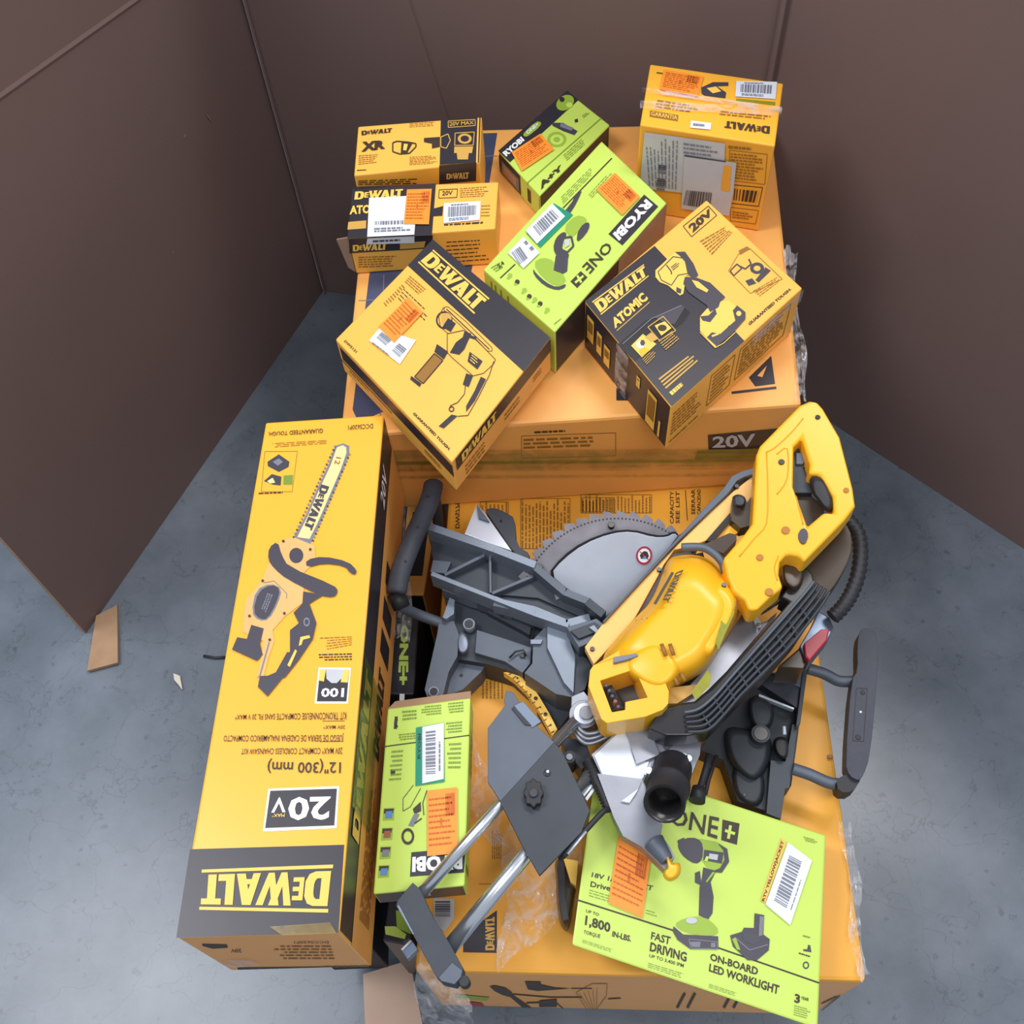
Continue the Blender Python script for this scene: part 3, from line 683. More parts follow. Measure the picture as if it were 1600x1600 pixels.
# E : ryobi rear, black and green
c = Carton([(886, 142), (953, 195), (843, 306), (779, 236)], .642, .592, ['green_card', 'black_print', 'black_print', 'black_print', 'green_card'],
           'green box with black top stripe and orange label, rearmost of the green ones')
T = c.top
T.poly('black_print', z('B', (118, 480), (450, 190), (505, 235), (175, 535)), 1)
T.text('white_print', 'RYOBI', z('B', (138, 490), (228, 412), (246, 432), (158, 510)), .05, 2)
T.poly('green_dim', smooth_loop(z('B', (240, 395), (300, 340), (325, 342), (322, 362), (262, 412), (240, 412)), 1), 2); T.text('white_print', 'ONE+', z('B', (250, 392), (305, 346), (316, 358), (262, 404)), .03, 3)
T.disc('green_dim', z1('B', 440, 250), 15, 11, 2, rot=-.6); T.disc('black_print', z1('B', 425, 235), 4, 4, 3); T.disc('green_card', z1('B', 460, 262), 5, 4, 3)
T.poly('saw_grey', z('B', (375, 345), (430, 345), (500, 385), (485, 405), (430, 385), (380, 360)), 1); T.poly('bar_ink', z('B', (420, 345), (480, 370), (470, 385), (415, 365)), 2)
T.disc('green_dim', z1('B', 400, 425), 15, 12, 1, inner=.7); T.disc('green_dim', z1('B', 400, 425), 5, 4, 1)
T.line('green_line', z('B', (250, 642), (615, 322)), 1.8, 1)
T.rows('green_line', z('B', (520, 310), (550, 290), (560, 300), (530, 325)), 2, .5, 1); T.poly('ink', z('B', (485, 330), (500, 325), (503, 340), (488, 345)), 1)
T.text('ink', 'A+Y', z('B', (310, 640), (420, 545), (432, 562), (325, 668)), .06, 2)
T.rows('green_line', z('B', (430, 500), (540, 400), (570, 420), (450, 530)), 4, .4, 1, 3)
L = c.left
Lf = Face(c.mb, c.T[3], (c.T[2]-c.T[3]).cross(Vector((0, 0, 1))))
q = c.side(3, 2, 0, .008, 1, .046); Lf.poly('black_print', q, 1)
Lf.poly('green_card', c.side(3, 2, .55, .0, 1, .048), 2); Lf.poly('bar_ink', c.side(3, 2, .08, .014, .5, .043), 2); Lf.poly('card_edge', c.side(3, 2, .12, .018, .45, .038), 3); Lf.poly('ink', c.side(3, 2, .72, .01, .8, .04), 3)
c.done()
orange(c, T, z('B', (183, 492), (322, 402), (388, 478), (232, 582)), 6)

# F : ryobi green with ratchet print
c = Carton([(940, 220), (1042, 317), (867, 519), (755, 421)], .694, .592, ['green_card', 'green_card', 'black_print', 'green_card', 'green_card'],
           'bright green box with a teal sticker, in the middle atop the pile')
T = c.top
T.poly('black_print', z('B', (820, 690), (888, 748), (715, 935), (648, 880)), 1)
T.text('white_print', 'RYOBI', z('B', (862, 742), (700, 915), (668, 880), (828, 712)), .05, 2)
T.text('ink', 'ONE', z('B', (672, 950), (560, 1075), (520, 1038), (638, 915)), .015, 2)
T.poly('ink', z('B', (515, 1058), (548, 1088), (498, 1140), (465, 1108)), 1); T.line('green_card', z('B', (498, 1080), (518, 1115)), 3.5, 2); T.line('green_card', z('B', (528, 1082), (488, 1115)), 3.5, 2)
T.line('ink', z('B', (128, 1092), (200, 1025)), 2, 1); T.line('ink', z('B', (430, 755), (665, 515)), 2, 1)
T.rows('green_line', z('B', (420, 700), (600, 520), (620, 545), (430, 740)), 4, .35, 1, 3); T.rows('green_line', z('B', (550, 690), (660, 570), (680, 590), (570, 710)), 3, .35, 1, 4)
T.rows('green_line', z('B', (80, 1040), (130, 1010), (150, 1040), (110, 1065)), 3, .5, 1, 5); T.text('ink', '2.4', z('B', (112, 1030), (138, 1008), (150, 1025), (122, 1048)), .03, 1)
for i, p in enumerate(((175, 1080), (210, 1110), (245, 1150), (268, 1180), (295, 1195), (320, 1215), (355, 1245))): T.disc('ink' if i % 2 else 'green_dim', z1('B', *p), 4, 4, 1, n=9); T.disc('green_dim', z1('B', p[0]-8, p[1]+12), 3, 2, 1, n=7)
# tool print
T.poly('green_dim', smooth_loop(z('B', (285, 1020), (330, 990), (390, 1010), (440, 1090), (445, 1110), (400, 1135), (330, 1090)), 1), 1)
T.poly('saw_grey', smooth_loop(z('B', (285, 1045), (300, 1070), (350, 1115), (400, 1138), (445, 1118), (440, 1140), (400, 1152), (340, 1130), (290, 1080)), 1), 2)
T.poly('saw_grey', z('B', (395, 985), (455, 990), (450, 1060), (430, 1072), (385, 1055)), 3)
T.poly('saw_grey', smooth_loop(z('B', (395, 900), (430, 870), (450, 880), (430, 920), (425, 960), (460, 975), (455, 1000), (400, 990), (382, 950)), 1), 3)
T.outline('saw_grey', z('B', (430, 900), (470, 895), (480, 940), (450, 970), (420, 955)), 3, 3); T.poly('grey_label', z('B', (435, 915), (458, 905), (462, 935), (440, 950)), 4)
T.poly('green_dim', smooth_loop(z('B', (430, 850), (490, 790), (540, 800), (545, 830), (490, 880), (470, 900)), 1), 2)
T.poly('saw_grey', smooth_loop(z('B', (500, 870), (530, 830), (558, 825), (555, 860), (520, 905), (495, 920)), 1), 3)
T.poly('saw_grey', z('B', (440, 770), (475, 725), (490, 690), (520, 675), (510, 700), (490, 740), (462, 785)), 3)
T.rows('green_line', z('B', (385, 1310), (430, 1275), (435, 1280), (390, 1318)), 1, .6, 1)
Rt = c.right
Rt.rows('gold_dim', c.side(2, 1, .35, .03, .5, .07), 5, .4, 1, 3)
Rt.poly('card_edge', c.side(2, 1, .55, .0, 1, .1), 1)
Fr = c.front
for u in (.1, .16, .24, .34): Fr.poly('green_line', c.side(3, 2, u, .012, u+.02, .06), 1)
c.done()
orange(c, T, z('B', (680, 590), (800, 705), (715, 795), (590, 672)), 7)
sticker(c.root, T, 'teal_label', 'teal', z('B', (255, 880), (385, 735), (478, 790), (320, 948)), lay=4)
q = z('B', (250, 868), (378, 738), (440, 800), (305, 932))
sticker(c.root, T, 'barcode_label', 'white_label', q, lambda f: f.bars('bar_ink', z('B', (285, 850), (375, 768), (410, 805), (320, 895)), 20, 7), lay=6)
q = z('B', (165, 975), (240, 898), (318, 975), (240, 1050))
sticker(c.root, T, 'barcode_label', 'white_label', q, lambda f: (f.bars('bar_ink', z('B', (182, 975), (225, 945), (262, 1000), (222, 1035)), 10, 7), f.rows('bar_ink', z('B', (235, 920), (250, 905), (300, 965), (285, 975)), 2, .5, 7)), lay=6, label='small white label')

# G : hammer drill box
c = Carton([(676, 374), (860, 527), (706, 722), (524, 530)], .695, .617, ['yellow_card', 'yellow_card', 'big_card', 'low_card', 'black_print'],
           'flat square yellow box with black stripe and printed hammer drill, overhanging the orange carton')
T = c.top
T.poly('black_print', z('C', (655, 90), (1340, 662), (1185, 860), (510, 243)), 1)
T.dw('gold', z('C', (655, 160), (975, 440), (900, 515), (580, 222)), 2, True)
T.rows('brown_ink', z('C', (525, 300), (645, 400), (600, 440), (490, 340)), 4, .45, 1, 3); T.rows('ink', z('C', (490, 370), (650, 520), (600, 600), (450, 440)), 4, .25, 1, 4); T.rows('brown_ink', z('C', (480, 350), (500, 370), (385, 490), (365, 465)), 9, .4, 1, 5)
T.text('ink', 'DW5131', z('C', (150, 675), (218, 740), (208, 752), (138, 685)), .02, 1)
T.text('ink', 'GUARANTEED TOUGH.', z('C', (550, 1095), (762, 1308), (750, 1320), (538, 1105)), .04, 1)
ink, gd = 'black_print', 'gold_dim'
T.outline(ink, z('C', (725, 485), (745, 482), (850, 570), (1000, 720), (1000, 740), (975, 740), (720, 500)), 1, 1)
T.line(ink, z('C', (735, 495), (985, 730)), 1.6, 1)
T.disc(ink, z1('C', 722, 560), 13, 14, 1, inner=.8); T.disc(gd, z1('C', 735, 548), 8, 8, 1)
T.poly(ink, z('C', (745, 550), (790, 580), (760, 630), (712, 600)), 2); T.poly(gd, z('C', (700, 520), (760, 540), (745, 590), (710, 580)), 1)
T.poly(ink, z('C', (840, 625), (880, 640), (840, 730), (810, 762), (755, 750), (790, 690), (830, 660)), 2); T.poly(ink, z('C', (850, 640), (910, 660), (905, 675), (860, 660)), 2)
T.outline(ink, z('C', (740, 640), (835, 620), (905, 670), (1020, 790), (1010, 815), (950, 870), (890, 885), (850, 850), (780, 790), (740, 750)), 1, 2)
T.poly(ink, z('C', (680, 700), (745, 745), (720, 790), (665, 745)), 2)
T.poly('brown_ink', z('C', (665, 755), (715, 795), (600, 930), (550, 890)), 1); T.outline(ink, z('C', (665, 755), (715, 795), (600, 930), (550, 890)), 1.6, 2)
T.poly(ink, z('C', (530, 885), (590, 930), (580, 950), (525, 905)), 2)
T.poly(ink, z('C', (870, 745), (945, 800), (915, 848), (858, 800)), 2); T.rows('gold', z('C', (885, 760), (930, 795), (905, 830), (870, 798)), 3, .4, 3)
T.poly(ink, z('C', (850, 870), (890, 885), (865, 950), (830, 935)), 2)
T.poly(ink, z('C', (935, 890), (965, 905), (900, 1030), (850, 1095), (850, 1060), (900, 970)), 2); T.line(ink, z('C', (1010, 800), (985, 880), (920, 1010), (860, 1115), (800, 1120)), 1.2, 2)
T.line(ink, z('C', (850, 900), (840, 990), (800, 1040), (755, 1060)), 1.2, 2); T.disc(ink, z1('C', 765, 1078), 4.5, 4.5, 2, inner=.6)
T.poly(ink, z('C', (765, 1110), (800, 1118), (720, 1190), (690, 1178)), 2)
T.line(ink, z('C', (720, 485), (690, 540), (700, 600), (745, 640)), 1, 2)
Rt = c.right
Rt.poly('black_print', c.side(2, 1, 0.03, .003, 1, .032), 1)
Rt.dw('gold', c.side(2, 1, .08, .006, .42, .028), 2, False)
Rt.rows('brown_ink', c.side(2, 1, .1, .042, .35, .07), 3, .4, 1, 3); Rt.rows('brown_ink', c.side(2, 1, .5, .04, .7, .06), 2, .4, 1, 3); Rt.rows('brown_ink', c.side(2, 1, .8, .04, .92, .055), 2, .4, 1, 3)
Fr = c.front
Fr.poly('black_print', c.side(3, 2, 0.03, .010, 1, .040), 1)
Fr.rows('brown_ink', c.side(3, 2, .08, .042, .3, .06), 2, .4, 1, 3); Fr.rows('ink', c.side(3, 2, .75, .048, .92, .06), 2, .4, 1, 3)
Fr.line('ink', [Fr.map(c.side(3, 2, 0, .044, 1, .05), 0, .5), Fr.map(c.side(3, 2, 0, .044, 1, .05), .45, .5)], 1, 1)
c.done()
q = z('C', (285, 680), (345, 615), (545, 730), (460, 820))
sticker(c.root, T, 'barcode_label', 'white_label', z('C', (285, 682), (345, 612), (560, 680), (465, 820)), lambda f: (f.bars('bar_ink', z('C', (330, 665), (360, 635), (420, 680), (385, 712)), 9, 5), f.bars('bar_ink', z('C', (420, 740), (460, 700), (505, 735), (465, 780)), 9, 5), f.rows('bar_ink', z('C', (310, 690), (440, 790), (432, 800), (300, 700)), 1, .5, 5)))
orange(c, T, z('C', (515, 432), (600, 520), (432, 698), (340, 605)), 8)

# H : impact driver box
c = Carton([(1104, 312), (1254, 450), (1049, 636), (914, 471)], .70, .592, ['yellow_card', 'black_print', 'yellow_card', 'low_card', 'low_card'],
           'half black, half yellow box with a printed impact driver, front right of the pile')
T = c.top
T.poly('black_print', z('D', (205, 652), (620, 322), (1155, 888), (722, 1278)), 1)
T.dw('gold', z('D', (255, 660), (555, 440), (580, 500), (300, 725)), 2, True)
T.text('gold', 'ATOMIC', z('D', (360, 765), (545, 598), (585, 640), (385, 818)), .05, 2)
T.line('gold_dim', z('D', (395, 828), (590, 658)), 1.4, 2)
T.rows('gold_dim', z('D', (640, 1110), (870, 935), (905, 990), (690, 1180)), 4, .5, 2, 3, dash=False); T.rows('gold', z('D', (705, 1195), (800, 1115), (815, 1135), (725, 1215)), 1, .9, 2)
# blade photo strip
T.poly('glossy_black', z('D', (400, 910), (560, 770), (790, 680), (830, 720), (790, 780), (640, 880), (500, 1010)), 2)
T.poly('saw_grey', z('D', (620, 750), (780, 678), (800, 690), (740, 790), (690, 790)), 3)
T.line('bar_ink', z('D', (430, 910), (600, 760), (780, 680)), 1.2, 4)
T.poly('gold', z('D', (480, 920), (550, 850), (630, 910), (545, 990)), 4); T.disc('white_print', z1('D', 535, 915), 7, 6, 5, n=7); T.disc('saw_grey', z1('D', 548, 905), 4, 5, 6, n=6); T.poly('tool_yellow', z('D', (530, 950), (560, 930), (590, 950), (545, 985)), 6)
T.outline('gold_dim', z('D', (580, 810), (670, 745), (745, 830), (650, 890)), 1.5, 4); T.poly('gold', z('D', (620, 800), (680, 775), (720, 815), (660, 860)), 4); T.disc('ink', z1('D', 665, 815), 7, 5, 5)
T.rows('gold_dim', z('D', (545, 1000), (600, 945), (645, 965), (575, 1035)), 4, .4, 4, 4); T.rows('gold_dim', z('D', (640, 890), (735, 820), (770, 880), (690, 950)), 5, .4, 4, 5)
T.poly('gold_dim', z('D', (560, 870), (600, 840), (640, 880), (600, 900)), 4)
# driver print
T.poly('gold', z('D', (625, 470), (740, 362), (800, 372), (850, 430), (875, 480), (810, 500), (790, 610), (770, 620), (700, 560), (650, 540), (625, 510)), 3)
T.poly('saw_grey', z('D', (740, 362), (800, 360), (850, 430), (880, 500), (850, 520), (815, 490), (800, 420), (770, 385)), 4)
T.outline('saw_grey', z('D', (640, 480), (730, 390), (800, 400), (820, 490), (760, 500), (720, 560), (660, 530)), 1.4, 4)
T.rows('saw_grey', z('D', (715, 450), (760, 415), (775, 440), (730, 475)), 3, .5, 4); T.line('saw_grey', z('D', (690, 440), (720, 480), (720, 495)), 1.8, 4); T.poly('saw_grey', z('D', (750, 570), (780, 585), (775, 610), (748, 600)), 4)
T.poly('saw_grey', z('D', (800, 510), (870, 515), (950, 545), (1040, 630), (1010, 660), (1000, 690), (950, 720), (930, 680), (820, 600), (790, 550)), 4)
T.poly('gold', z('D', (840, 530), (880, 540), (940, 590), (930, 605), (870, 575)), 5)
T.poly('gold', z('D', (890, 745), (930, 700), (1000, 655), (1060, 650), (1110, 690), (1130, 720), (1100, 790), (1060, 800), (980, 930), (890, 830)), 3)
T.poly('saw_grey', z('D', (890, 745), (940, 740), (980, 700), (990, 730), (950, 780), (905, 770)), 4)
T.poly('saw_grey', z('D', (1085, 710), (1110, 680), (1160, 720), (1160, 760), (1080, 850), (990, 925), (930, 870), (960, 840), (1010, 850), (1100, 770)), 4); T.disc('gold', z1('D', 1120, 730), 4, 4, 5); T.line('gold', z('D', (960, 865), (1000, 850)), 3, 5)
T.line('gold', z('D', (890, 840), (980, 932), (1030, 905), (1100, 840)), 1.2, 4)
# 20V, rows, inset
T.outline('ink', z('D', (790, 205), (940, 85), (990, 140), (840, 268)), 1.2, 1); T.text('ink', '20V', z('D', (815, 205), (945, 98), (972, 130), (850, 245)), .05, 1)
T.rows('brown_ink', z('D', (885, 290), (1060, 195), (1085, 245), (965, 380)), 6, .45, 1, 5)
T.outline('brown_ink', z('D', (1120, 370), (1190, 340), (1380, 520), (1190, 605), (1060, 470)), 1, 1)
T.poly('brown_ink', z('D', (1120, 350), (1170, 325), (1190, 340), (1130, 375)), 1)
T.disc('saw_grey', z1('D', 1230, 455), 11, 9, 1, inner=.5); T.poly('saw_grey', z('D', (1280, 450), (1312, 470), (1240, 540), (1220, 525)), 1); T.poly('saw_grey', z('D', (1160, 530), (1200, 515), (1225, 545), (1180, 560)), 1)
T.outline('saw_grey', z('D', (1070, 470), (1110, 430), (1140, 455), (1090, 500)), 2, 1); T.line('saw_grey', z('D', (1120, 440), (1160, 460), (1195, 430), (1180, 400)), 2.4, 1)
T.rows('brown_ink', z('D', (1200, 590), (1360, 500), (1385, 520), (1250, 625)), 4, .4, 1, 6)
T.text('ink', 'GUARANTEED TOUGH.', z('D', (1175, 782), (1425, 570), (1436, 582), (1185, 798)), .04, 1)
Rt = c.right
Rt.rows('brown_ink', c.side(2, 1, .02, .02, .25, .08), 7, .4, 1, 3); Rt.outline('brown_ink', c.side(2, 1, .30, .015, .48, .09), 1, 1); Rt.rows('brown_ink', c.side(2, 1, .32, .02, .46, .085), 7, .45, 1, 4)
Rt.outline('brown_ink', c.side(2, 1, .52, .015, .92, .09), 1, 1); Rt.rows('brown_ink', c.side(2, 1, .54, .02, .9, .085), 8, .5, 1, 5); Rt.text('ink', 'GUARANTEED TOUGH.', c.side(2, 1, .02, .092, .24, .098), .02, 1)
Fr = c.front
for (u0_, h0_, u1_, h1_) in ((.04, .02, .12, .075), (.16, .03, .22, .08), (.25, .04, .32, .085), (.63, .02, .67, .045), (.76, .02, .86, .10), (.9, .06, .92, .1)):
    Fr.poly('gold', c.side(3, 2, u0_, h0_, u1_, h1_), 2); Fr.poly('brown_ink', c.side(3, 2, u0_+.01, h0_+.008, u1_-.01, h1_-.02), 3)
c.done()
sticker(c.root, Fr, 'packing_tape', 'film', c.side(3, 2, .40, 0, .54, .106), lay=6)
Rt2 = Rt
sticker(c.root, Rt2, 'packing_tape', 'film', c.side(2, 1, .6, 0, 1, .03), lay=6)

# ================================================================== BOXES LOW IN THE GAP
c = Carton([(646, 1105), (664, 1105), (642, 1478), (598, 1470)], .300, -.004, ['black_print', 'black_print', 'black_print', 'black_print', 'black_print'],
           'black and green box wedged below the small green box, only its end showing')
Fr = c.top; Fr.poly('green_dim', z('N', (235, 250), (290, 250), (330, 400), (240, 360)), 1); Fr.poly('green_card', z('N', (165, 350), (230, 350), (300, 400), (290, 430), (170, 400)), 1)
c.done()
c = Carton([(616, 955), (655, 955), (647, 1085), (606, 1085)], .300, -.004, ['black_print']*5, 'narrow black box with green letters on edge, beside the long chainsaw box')
c.top.text('green_card', 'ONE+', z('G', (212, 930), (212, 1275), (150, 1275), (168, 930)), .05, 1)
c.top.poly('white_print', z('G', (162, 1325), (190, 1325), (188, 1362), (160, 1362)), 1)
c.done()
c = Carton([(640, 760), (690, 760), (662, 930), (622, 930)], .24, -.004, ['big_card', 'black_print', 'big_card', 'big_card', 'big_card'], 'orange tool box deep in the gap behind the left carry handle')
c.top.poly('black_print', [(645, 800), (672, 800), (660, 900), (632, 900)], 1)
c.done()
c = Carton([(640, 1130), (730, 1125), (700, 1360), (625, 1370)], .455, .363, ['low_card', 'low_card', 'low_card', 'low_card', 'low_card'], 'yellow box hidden under the small green box, right side barely showing'); c.done()
c = Carton([(470, 760), (560, 760), (545, 1440), (440, 1445)], .397, -.004, ['pallet_plastic']*5, 'black box under the long chainsaw carton, mostly hidden'); c.done()
# I : small ryobi on lower left
c = Carton([(605.5, 1107), (735.5, 1090), (726, 1384), (583, 1397)], .515, .458, ['green_card', 'black_print', 'green_card', 'green_card', 'green_card'],
           'small green box under the chrome rails, orange and teal stickers on it')
T = c.top
T.line('ink', z('L', (123, 390), (535, 335)), 1.8, 1)
T.rows('green_line', z('L', (505, 170), (410, 180), (410, 235), (505, 225)), 4, .5, 1, 3); T.rows('green_line', z('L', (398, 185), (295, 195), (300, 245), (398, 235)), 4, .5, 1, 4); T.rows('green_line', z('L', (280, 210), (200, 215), (200, 270), (280, 260)), 3, .5, 1, 5)
T.rows('green_line', z('L', (498, 265), (415, 272), (415, 330), (498, 322)), 4, .5, 1, 6); T.rows('green_line', z('L', (495, 365), (418, 370), (418, 500), (490, 500)), 6, .45, 1, 7); T.rows('green_line', z('L', (275, 320), (170, 330), (170, 365), (275, 355)), 3, .5, 1, 8)
T.rows('green_line', z('L', (215, 400), (150, 405), (145, 560), (205, 555)), 7, .4, 1, 9); T.poly('ink', z('L', (175, 245), (190, 245), (185, 305), (170, 305)), 1); T.poly('ink', z('L', (155, 500), (180, 500), (175, 525), (155, 525)), 1)
T.text('ink', 'A', z('L', (172, 300), (172, 255), (190, 255), (190, 300)), .05, 2)
for i, cc_ in enumerate(('blue_print', 'rust', 'bar_ink', 'blue_print')):
    y = 690+i*90+(5 if i else 0); x = 125-i*8; T.poly('green_dim', z('L', (x-4, y-4), (x+50, y-6), (x+46, y+52), (x-8, y+56)), 1); T.poly('ink', z('L', (x, y), (x+46, y-2), (x+42, y+20), (x-2, y+22)), 2); T.poly(cc_, z('L', (x+8, y+12), (x+40, y+10), (x+38, y+42), (x+4, y+44)), 3)
T.disc('ink', z1('L', 238, 822), 10, 13, 2, inner=.65); T.poly('ink', z('L', (262, 690), (300, 655), (302, 700), (270, 715)), 2); T.poly('bar_ink', z('L', (240, 770), (270, 710), (295, 715), (265, 775)), 2)
T.line('ink', z('L', (265, 575), (215, 640), (215, 700), (250, 680), (300, 590)), 1, 2); T.line('ink', z('L', (330, 600), (310, 660), (315, 720)), 1.4, 2); T.line('ink', z('L', (305, 735), (270, 760)), 2, 2)
T.poly('black_print', z('L', (255, 898), (515, 875), (508, 995), (248, 1015)), 1)
T.text('white_print', 'RYOBI', z('L', (500, 980), (258, 995), (260, 920), (500, 905)), .05, 2)
Fr = c.front; Fr.text('white_print', 'RYOBI', c.side(3, 2, .3, .012, .6, .035), .03, 1)
Rt = c.right; Rt.rows('green_line', c.side(2, 1, .6, .01, .9, .05), 4, .5, 1, 3); Rt.poly('green_line', c.side(2, 1, .08, .01, .12, .05), 1)
c.done()
sticker(c.root, T, 'teal_label', 'teal', z('L', (278, 300), (412, 275), (415, 560), (275, 580)), lambda f: f.text('black_print', 'RYOBI', z('L', (285, 450), (288, 330), (302, 330), (299, 450)), .02, 5), lay=4)
sticker(c.root, T, 'barcode_label', 'white_label', z('L', (308, 298), (412, 278), (411, 548), (308, 570)), lambda f: (f.bars('bar_ink', z('L', (325, 525), (325, 318), (372, 312), (372, 522)), 26, 7), f.rows('bar_ink', z('L', (385, 510), (385, 320), (398, 320), (398, 510)), 1, .6, 7)), lay=6)
orange(c, T, z('L', (332, 605), (475, 588), (478, 905), (332, 920)), 9, lay=8)
mb = MB(); mb.face([c.T[0]+Vector((0, 0, -.002)), c.T[1]+Vector((0, 0, -.002)), c.T[1]+Vector((.0, .014, -.010)), c.T[0]+Vector((.01, .014, -.010))], 'card_edge'); so = mb.build('open_flap', c.root); so.modifiers.new('s', 'SOLIDIFY').thickness = .002

# J : large green box bottom right (tilted)
Jq = [(932, 1187), (1291, 1305), (1278, 1608), (893, 1477)]
R4 = [ray(*p) for p in Jq]
A3 = Matrix((R4[1], -R4[2], R4[3])).transposed(); sol = A3.inverted() @ R4[0]
lam = [1.55, 1.55*sol[0], 1.55*sol[1], 1.55*sol[2]]
TJ = [CAM+R4[i]*lam[i] for i in range(4)]
nJ = (TJ[3]-TJ[0]).cross(TJ[1]-TJ[0]).normalized(); nJ = nJ if nJ.z > 0 else -nJ
ctr = sum(TJ, Vector())/4; dv = (ctr-CAM).normalized()*.045
BJ = [t+dv+(ctr-t)*.03 for t in TJ]
jr = empty('cardboard_box', Vector((ctr.x, ctr.y, min(b.z for b in BJ))), 'large green box with printed driver and battery, bottom right under the saw arm', 'box')
mb = MB(); bm = mb.bm
vt = [bm.verts.new(p) for p in TJ]; vb = [bm.verts.new(p) for p in BJ]
fs = [bm.faces.new(vt), bm.faces.new(vb[::-1])]+[bm.faces.new((vt[i], vb[i], vb[(i+1) % 4], vt[(i+1) % 4])) for i in range(4)]
for f in fs: f.material_index = mb.mi('green_card')
bmesh.ops.recalc_face_normals(bm, faces=bm.faces); bmesh.ops.bevel(bm, geom=list(bm.edges), offset=.003, segments=2, affect='EDGES', profile=.5)
T = Face(mb, TJ[0], nJ)
zM = lambda *p: z('M', *p)
T.text('ink', 'ONE', zM((655, 215), (918, 270), (905, 388), (640, 300)), .012, 2)
T.poly('ink', zM((935, 280), (1028, 302), (1013, 418), (928, 392)), 1); T.line('green_card', zM((978, 312), (966, 385)), 4.5, 2); T.line('green_card', zM((948, 340), (1002, 358)), 4.5, 2)
T.line('ink', zM((140, 715), (690, 890)), 2.6, 1); T.line('ink', zM((905, 975), (1460, 1168)), 2.6, 1)
T.text('ink', '18V 1/4" IMPACT', zM((228, 566), (560, 640), (552, 668), (222, 592)), .02, 1); T.text('ink', 'Driver Kit', zM((220, 615), (420, 660), (415, 690), (216, 645)), .02, 1)
T.rows('green_line', zM((212, 655), (420, 720), (415, 760), (208, 700)), 3, .3, 1, 3)
T.text('ink', 'UP TO', zM((195, 768), (265, 790), (262, 806), (192, 784)), .01, 1)
T.text('ink', '1,800', zM((192, 800), (328, 842), (322, 905), (185, 862)), .03, 1); T.text('ink', 'IN-LBS.', zM((338, 885), (440, 912), (436, 945), (334, 916)), .03, 1); T.text('ink', 'TORQUE', zM((182, 880), (272, 905), (268, 930), (178, 902)), .01, 1)
T.text('ink', 'FAST', zM((550, 890), (655, 918), (648, 962), (545, 930)), .02, 1); T.text('ink', 'DRIVING', zM((545, 945), (742, 1003), (738, 1055), (538, 995)), .03, 1); T.text('ink', 'UP TO 3,400 IPM', zM((538, 1010), (725, 1065), (722, 1088), (535, 1030)), .01, 1)
T.text('ink', 'ON-BOARD', zM((870, 1005), (1130, 1085), (1125, 1128), (866, 1045)), .03, 1); T.text('ink', 'LED WORKLIGHT', zM((865, 1062), (1245, 1182), (1238, 1232), (860, 1105)), .03, 1)
for q in (zM((175, 930), (360, 990), (355, 1012), (172, 950)), zM((530, 1055), (745, 1120), (740, 1155), (528, 1085)), zM((862, 1170), (1030, 1225), (1025, 1250), (858, 1195))): T.rows('green_line', q, 3, .35, 1, 5)
T.text('ink', '3', zM((1328, 1225), (1358, 1232), (1354, 1282), (1324, 1274)), .04, 1); T.text('ink', 'YEAR', zM((1362, 1240), (1405, 1250), (1402, 1268), (1360, 1256)), .02, 1); T.rows('green_line', zM((1325, 1285), (1420, 1310), (1410, 1370), (1320, 1345)), 5, .4, 1)
T.rows('green_line', zM((1372, 370), (1455, 392), (1452, 415), (1388, 400)), 3, .5, 1); T.rows('green_line', zM((1372, 905), (1425, 918), (1423, 932), (1370, 918)), 1, .6, 1)
T.poly('saw_grey', zM((1400, 960), (1412, 965), (1418, 1002), (1375, 995), (1372, 985), (1395, 985)), 1); T.rows('ink', zM((1350, 1000), (1435, 1025), (1430, 1038), (1348, 1012)), 1, .6, 1); T.disc('saw_grey', z1('M', 1388, 1072), 5, 6, 1, inner=.6)
T.rows('green_line', zM((520, 765), (585, 785), (580, 815), (515, 795)), 2, .3, 1)
# drill print
T.poly('green_dim', zM((810, 385), (900, 400), (960, 440), (965, 520), (920, 570), (850, 540), (820, 500)), 1)
T.poly('saw_grey', smooth_loop(zM((690, 415), (730, 380), (800, 380), (830, 420), (825, 500), (790, 525), (730, 490), (700, 450)), 1), 2)
T.poly('saw_grey', zM((690, 395), (725, 378), (740, 420), (700, 445)), 2); T.poly('saw_grey', zM((910, 410), (960, 440), (970, 510), (930, 570), (870, 565), (920, 545), (945, 500), (940, 450)), 3)
T.poly('saw_grey', zM((835, 445), (940, 460), (930, 520), (830, 500)), 3); T.poly('grey_label', zM((862, 465), (910, 472), (905, 502), (858, 494)), 4)
T.poly('green_card', zM((845, 480), (860, 482), (850, 510), (835, 505)), 4)
T.poly('saw_grey', zM((830, 540), (900, 560), (870, 620), (886, 700), (880, 790), (855, 825), (805, 800), (810, 650), (822, 600)), 2); T.poly('green_dim', zM((880, 565), (893, 568), (850, 622), (842, 618)), 3)
T.poly('saw_grey', zM((785, 570), (812, 560), (820, 640), (785, 622)), 2)
T.poly('green_dim', smooth_loop(zM((670, 850), (730, 815), (830, 805), (905, 860), (912, 905), (830, 915), (720, 890)), 1), 2)
T.poly('saw_grey', zM((668, 860), (720, 905), (910, 915), (912, 985), (760, 985), (690, 935), (665, 890)), 3); T.disc('grey_label', z1('M', 765, 830), 9, 5, 4)
T.outline('bar_ink', zM((750, 930), (905, 945), (905, 985), (760, 980)), 1.2, 4); T.poly('bar_ink', zM((755, 945), (815, 945), (810, 975), (765, 972)), 4); T.poly('bar_ink', zM((870, 950), (895, 950), (895, 975), (870, 975)), 4)
